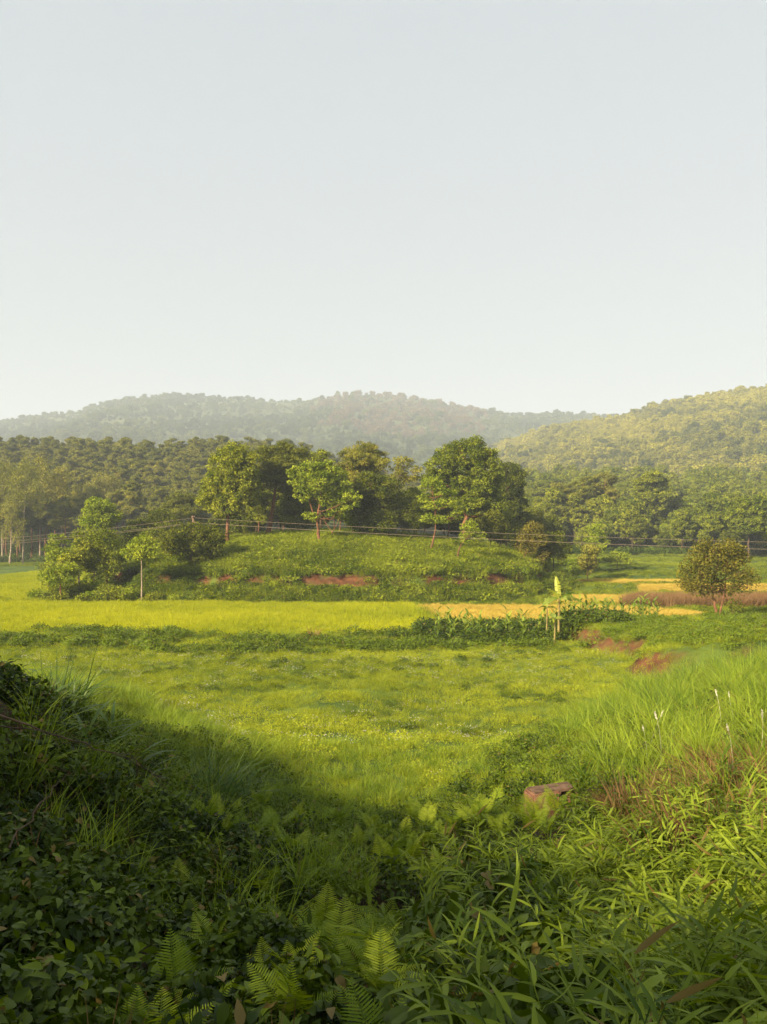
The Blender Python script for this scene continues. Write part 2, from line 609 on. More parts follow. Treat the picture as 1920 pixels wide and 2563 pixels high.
la.data.foreach_set('value', (smooth((tps(np.clip(XX, -32, 32), np.clip(YY, -8, 62)) - 0.2) / 0.5) * (YY < 34)).astype(np.float32).ravel())
tag(ground, 'green valley ground with grassy bank, meadow and knoll', 'ground', kind='structure')

# ------------------------------------------------------------------ distant hills
RIDGE_FAR = np.array([(-900, 1090), (-400, 1075), (-150, 1060), (0, 1045), (100, 1030), (200, 1020), (260, 1000), (330, 986), (400, 977),
                      (500, 980), (600, 986), (700, 993), (750, 995), (800, 988), (860, 976), (900, 974), (960, 978), (1050, 987),
                      (1150, 1006), (1250, 1023), (1300, 1027), (1400, 1024), (1500, 1030), (1700, 1045), (2200, 1060), (2900, 1070)], float)
RIDGE_RIGHT = np.array([(1090, 1180), (1180, 1125), (1240, 1100), (1320, 1075), (1400, 1052), (1500, 1036), (1560, 1025), (1620, 1008), (1700, 991),
                        (1800, 972), (1920, 957), (2100, 935), (2400, 915), (2900, 900)], float)


def hill(name, ridge, Yr, Yf, zf, p0, p1, tree_h, seed, label, mat, nu=170, nv=60, power=1.15, amp=12):
    px = np.linspace(p0, p1, nu)
    ry = np.interp(px, ridge[:, 0], ridge[:, 1])
    v = np.linspace(0, 1.35, nv)
    PX, VV = np.meshgrid(px, v, indexing='ij')
    yr = Yr(px) if callable(Yr) else np.full(nu, float(Yr))
    yf = Yf(px) if callable(Yf) else np.full(nu, float(Yf))
    top = CZ + (HY - ry) / F * yr - tree_h
    Y = yf[:, None] + (yr - yf)[:, None] * VV
    X = (PX - CX) / F * yr[:, None] * (0.35 + 0.65 * Y / yr[:, None])
    X = (PX - CX) / F * (0.3 * yr[:, None] + 0.7 * Y)
    prof = np.where(VV <= 1, np.minimum(VV, 1) ** power, 1 - (VV - 1) * 1.2)
    Z = zf + (top[:, None] - zf) * prof
    env = np.sin(np.clip(VV, 0, 1) * math.pi)
    Z = Z + env * amp * (fbm(X / 90, Y / 130, seed) - 0.5) * 2
    V = np.stack([X, Y, Z], -1)
    i = np.arange(nu - 1)[:, None] * nv + np.arange(nv - 1)[None, :]
    Fq = np.stack([i, i + nv, i + nv + 1, i + 1], -1).reshape(-1, 4)
    o = link(name, mesh_data(name, V.reshape(-1, 3), Fq, mat, None, True))
    tag(o, label, 'hill', kind='structure')
    return V


far_V = hill('hill', RIDGE_FAR, 1600, 520, 6, -700, 2700, 9, 21, 'long hazy wooded ridge across the background', M['hill'])
right_V = hill('hill', RIDGE_RIGHT, lambda p: 900 - 0.10 * (p - 1100), lambda p: 420 - 0.09 * (p - 1100), 17, 1090, 2900, 7, 33,
               'nearer sunlit wooded hillside rising at the right', M['hill'], nu=110, power=0.95, amp=8)

# ------------------------------------------------------------------ scatter by geometry nodes (uncountable cover only)
PROTO_N = [0]


def protos(meshes):
    PROTO_N[0] += 1
    c = bpy.data.collections.new('sources_%d' % PROTO_N[0])
    for i, me in enumerate(meshes):
        o = bpy.data.objects.new('source_%d_%02d' % (PROTO_N[0], i), me)
        c.objects.link(o)
    return c, len(meshes)


def scatter(name, label, cat, pts, rot, scl, tint, src, idx=None, group=None):
    c, n = src
    N = len(pts)
    me = bpy.data.meshes.new(name)
    me.vertices.add(N)
    me.vertices.foreach_set('co', np.asarray(pts, np.float32).ravel())

    def at(nm, ty, prop, a):
        q = me.attributes.new(nm, ty, 'POINT')
        q.data.foreach_set(prop, np.ascontiguousarray(a).ravel())
    at('irot', 'FLOAT_VECTOR', 'vector', np.asarray(rot, np.float32))
    s = np.asarray(scl, np.float32)
    if s.ndim == 1:
        s = np.repeat(s[:, None], 3, 1)
    at('iscl', 'FLOAT_VECTOR', 'vector', s)
    at('itint', 'FLOAT', 'value', np.clip(np.asarray(tint, np.float32), 0, 1))
    at('iidx', 'INT', 'value', np.asarray(rng.integers(0, n, N) if idx is None else idx, np.int32))
    me.update()
    o = link(name, me)
    tag(o, label, cat, group, 'stuff')
    ng = bpy.data.node_groups.new(name + '_scatter', 'GeometryNodeTree')
    ng.interface.new_socket('Geometry', in_out='INPUT', socket_type='NodeSocketGeometry')
    ng.interface.new_socket('Geometry', in_out='OUTPUT', socket_type='NodeSocketGeometry')
    gi = ng.nodes.new('NodeGroupInput')
    go = ng.nodes.new('NodeGroupOutput')
    ip = ng.nodes.new('GeometryNodeInstanceOnPoints')
    ci = ng.nodes.new('GeometryNodeCollectionInfo')
    ci.inputs['Collection'].default_value = c
    ci.inputs['Separate Children'].default_value = True
    ci.inputs['Reset Children'].default_value = True

    def na(nm, ty):
        q = ng.nodes.new('GeometryNodeInputNamedAttribute')
        q.data_type = ty
        q.inputs[0].default_value = nm
        return q.outputs[0]
    ng.links.new(gi.outputs[0], ip.inputs['Points'])
    ng.links.new(ci.outputs[0], ip.inputs['Instance'])
    ip.inputs['Pick Instance'].default_value = True
    ng.links.new(na('iidx', 'INT'), ip.inputs['Instance Index'])
    ng.links.new(na('irot', 'FLOAT_VECTOR'), ip.inputs['Rotation'])
    ng.links.new(na('iscl', 'FLOAT_VECTOR'), ip.inputs['Scale'])
    ng.links.new(ip.outputs[0], go.inputs[0])
    md = o.modifiers.new('scatter', 'NODES')
    md.node_group = ng
    return o


def rotz(N, tilt=0.12):
    return np.stack([rng.normal(0, tilt, N), rng.normal(0, tilt, N), rng.uniform(0, 6.283, N)], 1)


# ------------------------------------------------------------------ trees
def ball(n, r):
    v = unit(r.normal(size=(n, 3)))
    return v * (r.uniform(0, 1, (n, 1)) ** (1 / 3))


STYLE = {
    # leaf length, leaf width, clump radius, leaves per clump, clump flatness, droop, up
    'broad': dict(L=0.26, W=0.16, cr=0.60, n=74, flat=0.75, droop=0.15, up=0.45),
    'sparse': dict(L=0.28, W=0.18, cr=0.52, n=38, flat=0.55, droop=0.2, up=0.5),
    'fine': dict(L=0.26, W=0.13, cr=0.62, n=60, flat=0.8, droop=0.1, up=0.3),
    'pine': dict(L=0.38, W=0.085, cr=0.62, n=80, flat=0.45, droop=-0.5, up=0.5),
    'gum': dict(L=0.42, W=0.13, cr=0.85, n=46, flat=1.2, droop=0.7, up=0.1),
}


def crown_mesh(acc, lobes, style, r, density=1.0, ls=1.0, inner=0.45):
    """lobes: (c(3), radii(3)); leaf clumps spread through each lobe"""
    st = STYLE[style]
    cl = []
    for c, rad in lobes:
        rad = np.asarray(rad, float)
        vol = (rad[0] * rad[1] * rad[2])
        area = (rad[0] * rad[1] + rad[1] * rad[2] + rad[0] * rad[2]) / 3 * 12.5
        n = max(4, int(area / (st['cr'] ** 2 * 1.5) * density))
        d = unit(r.normal(size=(n, 3)))
        rr = inner + (1.02 - inner) * r.uniform(0, 1, (n, 1)) ** 0.55
        p = np.asarray(c) + d * rr * rad
        cl.append(p)
    cl = np.concatenate(cl)
    nC = len(cl)
    k = st['n']
    crs = st['cr'] * r.uniform(0.55, 1.25, nC)
    cnt = np.maximum(6, (k * (crs / st['cr']) ** 2 * r.uniform(0.6, 1.2, nC)).astype(int))
    own = np.repeat(np.arange(nC), cnt)
    N = len(own)
    off = ball(N, r)
    off = off * np.array([1, 1, st['flat']])
    pos = cl[own] + off * crs[own][:, None]
    out = unit(off + np.array([0, 0, st['up']]))
    nrm = unit(out + r.normal(0, 0.55, (N, 3)))
    d = unit(off * 0.8 + r.normal(0, 0.6, (N, 3)) - np.array([0, 0, st['droop']]))
    L = st['L'] * ls * r.uniform(0.6, 1.25, N)
    W = st['W'] * ls * r.uniform(0.7, 1.2, N)
    V, Fq = diamonds(pos - d * L[:, None] * 0.5, d, nrm, L, W)
    ct = np.clip(r.normal(0.45, 0.2, nC), 0, 1)
    t = np.clip(ct[own] + r.normal(0, 0.16, N), 0, 1)
    acc.add(V, Fq, np.repeat(t, 4))
    return cl


def limb(acc, a, b, r0, r1, r, bow=0.12, n=5, sides=5):
    a = np.asarray(a, float)
    b = np.asarray(b, float)
    L = np.linalg.norm(b - a)
    t = np.linspace(0, 1, n)
    mid = r.normal(0, bow * L, 3) * np.array([1, 1, 0.4]) - np.array([0, 0, 0.1 * L])
    path = a + (b - a) * t[:, None] + mid * (np.sin(t * math.pi))[:, None] + r.normal(0, 0.02 * L, (n, 3)) * (t * (1 - t) * 4)[:, None]
    V, Fq = tube(path, r0 + (r1 - r0) * t ** 0.8, sides)
    acc.add(V, Fq)
    return path


def build_tree(name, base, trunk, lobes, style, leaf, bark, r, tr=0.2, density=1.0, ls=1.0, twigs=5, stems=None,
               label=None, cat='tree', group=None, inner=0.45, sides=8, limb_r=None):
    """trunk: list of points relative to the base; lobes relative to the base"""
    root = empty(name, base)
    tag(root, label, cat, group)
    ta, ca = Acc(), Acc()
    trunk = np.asarray(trunk, float)
    # refine the trunk line
    tt = np.linspace(0, 1, len(trunk))
    q = np.linspace(0, 1, max(6, len(trunk) * 3))
    tp = np.stack([np.interp(q, tt, trunk[:, i]) for i in range(3)], 1)
    for _ in range(2):
        tp[1:-1] = (tp[:-2] + tp[2:] + 2 * tp[1:-1]) / 4
    tp[1:-1, :2] += r.normal(0, tr * 0.22, (len(tp) - 2, 2))
    tp[0, 2] -= 0.3
    rad = tr * (1.0 - 0.72 * q) * (1 + 0.55 * np.exp(-q * 14)) * (1 + r.normal(0, 0.04, len(q)))
    V, Fq = tube(tp, rad, sides)
    ta.add(V, Fq)
    if stems:
        for (pts, r0) in stems:
            pts = np.asarray(pts, float)
            s_ = np.linspace(0, 1, len(pts))
            qq = np.linspace(0, 1, 8)
            sp = np.stack([np.interp(qq, s_, pts[:, i]) for i in range(3)], 1)
            sp[1:-1] = (sp[:-2] + sp[2:] + 2 * sp[1:-1]) / 4
            V, Fq = tube(sp, r0 * (1 - 0.7 * qq), 6)
            ta.add(V, Fq)
    lr = limb_r or tr * 0.38
    for c, rd in lobes:
        c = np.asarray(c, float)
        rd = np.asarray(rd, float)
        cand = tp[(tp[:, 2] < c[2] - 0.25 * np.hypot(c[0] - tp[:, 0], c[1] - tp[:, 1])) & (q > 0.3)]
        s0 = cand[-1] if len(cand) else tp[len(tp) // 2]
        pth = limb(ta, s0, c, lr, lr * 0.4, r)
        for _ in range(twigs):
            e = c + unit(r.normal(size=3)) * rd * r.uniform(0.6, 0.9)
            limb(ta, pth[r.integers(2, 5)], e, lr * 0.36, lr * 0.1, r, 0.1, 4, 4)
    crown_mesh(ca, lobes, style, r, density, ls, inner)
    link('trunk', ta.mesh(name + '_trunk', bark, True), root)
    link('crown', ca.mesh(name + '_crown', leaf), root)
    return root


def photo_tree(name, bx, Y, trunk_px, lobes_px, style, leaf, bark, seed, label, tr=0.2, density=1.0, ls=1.0, twigs=5,
               stems_px=None, cat='tree', group=None, inner=0.45, depth=1.0, limb_r=None):
    """trunk and crown read from the photograph, set at distance Y with real depth"""
    r = np.random.default_rng(seed)
    b = G(bx, Y)
    sc = Y / F
    tk = [(0, 0, 0)]
    for (px, py) in trunk_px:
        p = P(px, py, Y) - b
        p[1] += r.normal(0, 0.15)
        tk.append(p)
    lb = []
    for L_ in lobes_px:
        px, py, rx, ry = L_[:4]
        c = P(px, py, Y) - b
        c[1] += (L_[4] if len(L_) > 4 else r.uniform(-0.55, 0.55) * rx * sc * 1.3)
        rr = np.array([rx * sc, rx * sc * depth * r.uniform(0.85, 1.15), ry * sc * 1.08]) * 1.08
        lb.append((c, rr))
    st = None
    if stems_px:
        st = []
        for pts, r0 in stems_px:
            st.append(([P(px, py, Y) - b + np.array([0, r.normal(0, 0.2), 0]) for px, py in pts], r0))
    return build_tree(name, b, tk, lb, style, leaf, bark, r, tr, density, ls, twigs, st, label, cat, group, inner, limb_r=limb_r)


# ---- trees on the knoll
photo_tree('broadleaf_tree', 570, 96, [(571, 1300), (577, 1240), (583, 1170)],
           [(590, 1146, 36, 33), (556, 1165, 38, 38), (618, 1180, 30, 46), (590, 1190, 42, 40), (548, 1222, 42, 38), (598, 1240, 42, 38),
            (525, 1245, 26, 30), (560, 1272, 32, 22), (630, 1225, 22, 34)],
           'broad', M['tree'], M['bark_red'], 11, 'tall dense broadleaf tree at the left end of the knoll top', 0.24, 1.05)
photo_tree('pine_tree', 670, 100, [(676, 1310), (684, 1262), (690, 1205), (700, 1160)],
           [(676, 1138, 30, 22), (716, 1128, 30, 18), (745, 1142, 26, 24), (700, 1160, 40, 18), (745, 1170, 26, 16), (665, 1178, 26, 16),
            (710, 1190, 38, 14), (660, 1212, 20, 14), (715, 1215, 26, 14), (662, 1248, 18, 14)],
           'pine', M['pine'], M['bark_red'], 12, 'pine with a dark leaning bare trunk on the knoll', 0.30, 1.1, limb_r=0.09)
photo_tree('branching_tree', 799, 93, [(796, 1330), (793, 1300), (800, 1262), (808, 1220)],
           [(772, 1180, 32, 17), (812, 1170, 28, 14), (840, 1190, 28, 20), (748, 1200, 20, 16), (795, 1208, 40, 22), (850, 1220, 26, 22),
            (762, 1235, 20, 18), (822, 1245, 28, 18), (875, 1250, 24, 22), (850, 1278, 26, 14), (780, 1292, 16, 10), (735, 1188, 12, 9)],
           'sparse', M['tree_light'], M['bark_red'], 13, 'pale green open tree with bare curving branches mid-knoll', 0.20, 0.75, 1.0, 7,
           [([(795, 1310), (778, 1270), (772, 1235), (762, 1200)], 0.10), ([(797, 1300), (812, 1300), (820, 1318), (836, 1335)], 0.08),
            ([(799, 1290), (830, 1305), (845, 1275)], 0.07), ([(775, 1245), (760, 1225), (745, 1205)], 0.06), ([(830, 1335), (842, 1315), (850, 1295)], 0.05)],
           limb_r=0.06)
photo_tree('dark_tree', 757, 104, [(757, 1320), (752, 1270)],
           [(735, 1255, 32, 26), (766, 1272, 30, 30), (722, 1290, 24, 22), (750, 1305, 34, 18)],
           'broad', M['tree'], M['bark_dark'], 14, 'short dark broadleaf tree right behind the leaning pine trunk', 0.18, 1.0)
photo_tree('round_topped_tree', 803, 113, [(803, 1250), (803, 1180)],
           [(803, 1148, 22, 18), (796, 1170, 26, 20), (818, 1185, 24, 24), (805, 1215, 34, 30)],
           'broad', M['tree'], M['bark_dark'], 15, 'tree whose round top pokes up behind the pale open tree', 0.2)
photo_tree('dark_spreading_tree', 961, 97, [(966, 1358), (975, 1335), (962, 1270)],
           [(925, 1212, 38, 28), (968, 1222, 36, 28), (900, 1255, 32, 30), (948, 1262, 44, 32), (995, 1280, 36, 30), (1030, 1290, 30, 34), (905, 1300, 34, 26),
            (960, 1308, 40, 22)],
           'fine', M['tree_dark'], M['bark_red'], 16, 'dark spreading fine-leaved tree with bent orange trunk in knoll centre', 0.24, 1.05)
photo_tree('pine_tree', 893, 106, [(893, 1290), (897, 1220), (905, 1150)],
           [(915, 1126, 34, 16), (885, 1140, 28, 16), (945, 1148, 26, 16), (912, 1152, 42, 14), (868, 1165, 26, 14), (895, 1178, 42, 13), (940, 1172, 22, 12),
            (862, 1192, 24, 14), (905, 1202, 34, 12)],
           'pine', M['pine'], M['bark_red'], 17, 'pine with flat spreading top behind the dark knoll centre', 0.24, 1.1, limb_r=0.08)
photo_tree('thin_crowned_tree', 995, 101, [(990, 1320), (990, 1240), (998, 1190)],
           [(958, 1166, 20, 11), (1008, 1160, 24, 13), (998, 1188, 26, 14), (1044, 1180, 14, 14), (980, 1212, 20, 12), (1022, 1198, 18, 10)],
           'sparse', M['gum'], M['bark_pale'], 18, 'thin pale tree showing haze through its crown beside the big round tree', 0.13, 0.6, 0.9, 6)
photo_tree('slender_tree', 1073, 91, [(1071, 1393), (1082, 1368), (1091, 1320), (1088, 1262), (1080, 1222)],
           [(1083, 1212, 26, 12), (1112, 1232, 24, 11), (1072, 1246, 18, 11), (1122, 1258, 26, 10), (1084, 1266, 22, 9), (1080, 1298, 22, 9), (1108, 1300, 20, 9),
            (1142, 1288, 13, 9), (1058, 1232, 11, 10)],
           'sparse', M['tree_light'], M['bark_red'], 19, 'slender yellow-green tree with crooked orange trunk before big round tree', 0.14, 0.8, 0.85, 5)
photo_tree('great_round_tree', 1161, 101, [(1163, 1340), (1168, 1270), (1170, 1180)],
           [(1152, 1116, 22, 15), (1190, 1112, 22, 15), (1128, 1138, 32, 24), (1180, 1142, 38, 26), (1222, 1146, 24, 20), (1100, 1170, 32, 24), (1158, 1176, 42, 30),
            (1216, 1182, 34, 28), (1088, 1202, 26, 20), (1148, 1216, 42, 28), (1202, 1226, 38, 28), (1238, 1206, 20, 24), (1180, 1260, 40, 20), (1232, 1262, 28, 20)],
           'broad', M['tree'], M['bark_red'], 20, 'biggest round-crowned tree on the knoll with thick trunk', 0.40, 1.05, 1.0, 4)
photo_tree('dark_tree', 1266, 120, [(1267, 1300), (1272, 1220)],
           [(1272, 1180, 28, 20), (1294, 1204, 24, 22), (1262, 1222, 26, 26), (1290, 1245, 26, 18), (1262, 1280, 30, 20)],
           'broad', M['tree_dark'], M['bark_red'], 21, 'darker tree just right of and behind the big round tree', 0.2)
photo_tree('leafy_sapling', 1143, 88, [(1146, 1385), (1152, 1365), (1170, 1345)],
           [(1182, 1322, 20, 16), (1170, 1345, 14, 10), (1195, 1340, 14, 12)], 'broad', M['tree_light'], M['bark_red'], 22,
           'small sapling with single thin orange stem in front of the big trunk', 0.09, 0.9, 0.85)
photo_tree('many_stemmed_shrub', 1233, 98, [(1228, 1360), (1222, 1330)],
           [(1222, 1320, 26, 22), (1250, 1325, 24, 22), (1236, 1300, 22, 16)], 'fine', M['tree_dark'], M['bark_dark'], 23,
           'thin dark many-stemmed shrub under right edge of big round tree', 0.07, 0.8, 1.0, 3,
           [([(1233, 1396), (1240, 1360), (1252, 1325)], 0.05), ([(1236, 1396), (1250, 1365), (1262, 1335)], 0.05)], cat='shrub')
photo_tree('leaning_small_tree', 1302, 94.5, [(1310, 1405), (1322, 1370), (1332, 1340)],
           [(1336, 1326, 25, 14), (1322, 1348, 24, 14), (1345, 1352, 20, 14), (1318, 1375, 18, 12)], 'broad', M['autumn'], M['bark_red'], 24,
           'small leaning tree with russet yellow crown at the knoll right end', 0.10, 1.0, 0.85)
photo_tree('round_bush', 1385, 97, [(1386, 1400), (1385, 1375)],
           [(1380, 1352, 26, 18), (1396, 1376, 24, 20), (1368, 1372, 20, 18)], 'fine', M['tree_dark'], M['bark_dark'], 25,
           'very dark rounded bush beside the russet leaning tree', 0.10, 1.4, cat='bush')
photo_tree('brown_bush', 1352, 95.5, [(1354, 1410), (1355, 1395)],
           [(1352, 1392, 20, 14), (1350, 1404, 16, 12)], 'fine', M['autumn'], M['bark_dark'], 26,
           'low brownish twiggy bush below the very dark rounded bush', 0.07, 1.0, 0.8, cat='bush')
for k, (bx, Y, ty, wd, lf, sty, lab) in enumerate([
    (645, 107, 1205, 30, 'tree', 'fine', 'slim tree between the tall broadleaf and the leaning pine'),
    (735, 103, 1195, 26, 'tree_dark', 'fine', 'narrow dark tree between the leaning pine and the pale open tree'),
    (850, 100, 1215, 30, 'tree', 'broad', 'bushy tree touching the right side of the pale open tree'),
    (880, 98, 1262, 26, 'tree_light', 'broad', 'low light green tree right of the pale open tree'),
    (1035, 103, 1225, 30, 'tree', 'fine', 'slim green tree just left of the slender yellow-green tree'),
    (1120, 108, 1205, 32, 'tree_dark', 'broad', 'dark tree filling behind the slender yellow-green tree'),
    (1252, 106, 1262, 28, 'tree', 'fine', 'thin-stemmed tree at the right edge of the big round tree'),
    (1290, 103, 1300, 24, 'tree_dark', 'fine', 'small dark tree between the big round tree and the russet tree'),
    (530, 99, 1300, 24, 'tree_dark', 'broad', 'small dark tree left of the tall broadleaf trunk'),
    (612, 103, 1300, 24, 'tree_dark', 'fine', 'low dark tree right of the tall broadleaf trunk'),
]):
    gy_ = 1330 + (7 - G(bx, Y)[2]) / Y * F
    hh = gy_ - ty
    photo_tree('slim_tree', bx, Y, [(bx + 4, gy_ - hh * 0.35), (bx - 3, gy_ - hh * 0.7)],
               [(bx + 5, ty + hh * 0.13, wd * 0.55, hh * 0.12), (bx - wd * 0.5, ty + hh * 0.27, wd * 0.6, hh * 0.13), (bx + wd * 0.55, ty + hh * 0.33, wd * 0.55, hh * 0.13),
                (bx - wd * 0.15, ty + hh * 0.45, wd * 0.7, hh * 0.13), (bx + wd * 0.3, ty + hh * 0.58, wd * 0.5, hh * 0.09)], sty, M[lf], M['bark_red'], 1200 + k, lab, 0.10, 0.9, 1.0, 4)
# dark trees along the back of the knoll
proto_back = []
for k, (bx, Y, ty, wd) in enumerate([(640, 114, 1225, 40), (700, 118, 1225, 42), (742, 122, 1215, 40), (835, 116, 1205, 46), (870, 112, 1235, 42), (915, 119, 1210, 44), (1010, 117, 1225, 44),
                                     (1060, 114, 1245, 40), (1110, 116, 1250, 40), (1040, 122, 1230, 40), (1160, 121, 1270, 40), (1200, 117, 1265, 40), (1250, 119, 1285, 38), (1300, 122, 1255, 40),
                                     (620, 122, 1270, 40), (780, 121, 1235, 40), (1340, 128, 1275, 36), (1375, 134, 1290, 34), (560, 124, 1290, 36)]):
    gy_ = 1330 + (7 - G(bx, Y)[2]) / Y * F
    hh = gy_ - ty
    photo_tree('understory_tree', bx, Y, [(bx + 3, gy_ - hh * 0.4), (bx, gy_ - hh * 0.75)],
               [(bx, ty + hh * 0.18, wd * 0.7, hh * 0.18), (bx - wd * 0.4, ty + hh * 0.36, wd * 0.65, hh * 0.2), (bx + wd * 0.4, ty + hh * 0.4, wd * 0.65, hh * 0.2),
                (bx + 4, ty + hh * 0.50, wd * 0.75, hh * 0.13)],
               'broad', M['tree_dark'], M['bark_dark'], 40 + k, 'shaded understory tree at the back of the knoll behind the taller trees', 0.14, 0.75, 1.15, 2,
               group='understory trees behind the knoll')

# ---- trees and shrubs at the left foot of the knoll
photo_tree('many_stemmed_shrub', 497, 85.5, [(488, 1415), (470, 1385)],
           [(440, 1345, 36, 20), (488, 1332, 42, 20), (530, 1350, 32, 24), (468, 1368, 42, 18), (515, 1382, 30, 22), (425, 1365, 22, 14), (500, 1408, 22, 16)],
           'fine', M['tree_dark'], M['bark_red'], 60, 'large dark rounded shrub with orange stems on the left knoll edge', 0.12, 1.15, 1.0, 5,
           [([(495, 1450), (505, 1420), (520, 1390)], 0.07), ([(498, 1450), (490, 1420), (478, 1390), (462, 1370)], 0.07)], cat='shrub')
photo_tree('leafy_sapling', 355, 79.5, [(355, 1430), (356, 1395), (352, 1370)],
           [(350, 1357, 28, 13), (328, 1376, 24, 14), (372, 1380, 24, 15), (350, 1390, 28, 12)], 'broad', M['tree_light'], M['bark_pale'], 61,
           'round-headed sapling with straight pale stem at the red bank end', 0.08, 0.9, 0.95)
photo_tree('bushy_tree', 270, 84, [(268, 1420), (260, 1385)],
           [(215, 1348, 30, 24), (256, 1362, 36, 28), (282, 1398, 28, 26), (240, 1400, 34, 28), (200, 1382, 22, 26), (270, 1425, 22, 18)],
           'fine', M['tree'], M['bark_red'], 62, 'bushy grey-green tree left of the round-headed sapling', 0.13, 1.1)
photo_tree('pale_topped_tree', 250, 108, [(252, 1340), (250, 1290)],
           [(255, 1262, 30, 15), (235, 1282, 26, 16), (268, 1290, 30, 18), (248, 1310, 36, 14), (222, 1308, 20, 12)],
           'broad', M['tree_light'], M['bark_pale'], 63, 'pale yellow-green crown rising above the bushy grey-green tree', 0.15, 0.95)
photo_tree('spreading_shrub', 153, 80, [(152, 1455), (148, 1440)],
           [(140, 1432, 26, 14), (170, 1424, 22, 16), (118, 1447, 18, 8), (160, 1448, 24, 10)], 'fine', M['tree_light'], M['bark_red'], 64,
           'low spreading light green shrub at the far left field edge', 0.08, 1.0, cat='shrub')
photo_tree('crooked_tree', 198, 82.5, [(200, 1440), (196, 1405), (188, 1375)],
           [(172, 1405, 22, 16), (195, 1395, 20, 16), (186, 1428, 22, 14), (205, 1370, 16, 14)], 'broad', M['tree'], M['bark_pale'], 65,
           'small crooked tree with pale brown trunk behind the spreading shrub', 0.12, 0.9)
photo_tree('thin_tree', 150, 92, [(150, 1390), (150, 1360)],
           [(150, 1352, 20, 13), (135, 1375, 20, 13), (160, 1385, 18, 14), (128, 1398, 14, 9)], 'sparse', M['tree_light'], M['bark_pale'], 66,
           'thin airy tree rising behind the low spreading shrub', 0.08, 0.9, 0.9)
photo_tree('pine_tree', 455, 132, [(455, 1320), (455, 1270)],
           [(460, 1248, 38, 13), (430, 1268, 32, 11), (490, 1272, 32, 12), (458, 1285, 46, 11), (420, 1295, 22, 9), (500, 1300, 24, 9)],
           'pine', M['pine'], M['bark_red'], 67, 'rounded low pine standing behind the large dark shrub', 0.2, 1.2, limb_r=0.08)
photo_tree('dark_tree', 395, 112, [(396, 1340), (398, 1310)],
           [(402, 1296, 36, 14), (352, 1316, 32, 15), (430, 1316, 32, 15), (385, 1322, 36, 14)], 'fine', M['tree_dark'], M['bark_dark'], 68,
           'wide dark tree between the sapling and the rounded low pine', 0.15, 1.2)
photo_tree('dark_tree', 330, 106, [(330, 1385), (332, 1350)],
           [(330, 1340, 28, 18), (310, 1362, 24, 16), (350, 1368, 24, 14)], 'broad', M['tree_dark'], M['bark_dark'], 69,
           'small dark tree just behind the round-headed sapling', 0.12, 1.0)

for k, (px, Y, ty, wd, lf, lab) in enumerate([
    (235, 90, 1330, 30, 'tree', 'mid-green bushy tree filling the gap behind the bushy grey-green tree'),
    (178, 95, 1370, 24, 'tree_light', 'small pale tree between the crooked and the bushy trees'),
    (305, 94, 1365, 24, 'tree_dark', 'small dark tree right of the bushy grey-green tree'),
    (120, 98, 1400, 20, 'tree', 'low rounded tree left of the thin airy tree'),
    (420, 97, 1352, 26, 'tree', 'small tree peeking out left of the large dark shrub'),
    (375, 100, 1330, 26, 'tree', 'green tree above and behind the round-headed sapling'),
]):
    gy_ = 1330 + (7 - G(px, Y)[2]) / Y * F
    hh = gy_ - ty
    photo_tree('bushy_tree', px, Y, [(px + 2, gy_ - hh * 0.4), (px - 2, gy_ - hh * 0.7)],
               [(px + 3, ty + hh * 0.17, wd * 0.65, hh * 0.16), (px - wd * 0.45, ty + hh * 0.36, wd * 0.62, hh * 0.2), (px + wd * 0.45, ty + hh * 0.42, wd * 0.62, hh * 0.2),
                (px, ty + hh * 0.6, wd * 0.75, hh * 0.18)], 'fine' if k % 2 else 'broad', M[lf], M['bark_dark'], 160 + k, lab, 0.09, 1.0, 0.9, 3)

# ---- gum trees at the edge of the left wood
for k, (bx, Y, tr_, lb, lab) in enumerate([
    (25, 170, [(28, 1350), (30, 1290)], [(30, 1285, 17, 20), (46, 1315, 16, 16), (14, 1330, 15, 18), (40, 1348, 14, 12)],
     'short white-trunked gum nearest the left picture edge'),
    (57, 172, [(60, 1320), (62, 1200)], [(62, 1172, 22, 20), (78, 1205, 24, 22), (42, 1212, 22, 24), (62, 1245, 26, 22), (88, 1252, 18, 20), (35, 1255, 18, 20)],
     'tallest pale gum with long straight trunk at the wood edge'),
    (153, 186, [(154, 1310), (156, 1220)], [(156, 1192, 22, 18), (145, 1226, 26, 20), (172, 1246, 22, 20), (150, 1272, 24, 16), (165, 1290, 18, 12)],
     'gum with pale bare trunk above the low spreading shrub'),
    (6, 180, [(6, 1300), (6, 1220)], [(4, 1178, 18, 20), (14, 1212, 20, 24), (-8, 1220, 20, 26), (6, 1255, 22, 18)],
     'gum crown cut by the left picture edge'),
    (100, 184, [(102, 1300), (104, 1200)], [(102, 1160, 17, 16), (112, 1192, 20, 24), (95, 1226, 20, 18), (118, 1240, 18, 20)],
     'narrow gum standing right of the tallest pale gum'),
    (205, 192, [(206, 1320), (208, 1250)], [(208, 1232, 22, 16), (196, 1255, 22, 16), (222, 1262, 20, 16), (208, 1285, 22, 14)],
     'broad brownish gum above the crooked small tree'),
    (262, 200, [(262, 1320), (262, 1245)], [(262, 1200, 28, 14), (240, 1218, 24, 14), (284, 1222, 26, 15), (262, 1240, 28, 12)],
     'wide tan-topped gum in the middle of the left wood'),
]):
    photo_tree('gum_tree', bx, Y, tr_, lb, 'gum', M['gum'], M['bark_pale'], 80 + k, lab, 0.20, 0.75, 1.1, 3, group='gum trees along the left wood edge')

# ---- pine wood on the left slope: a few pines built once, then copied
rr = np.random.default_rng(5)
PINES = []


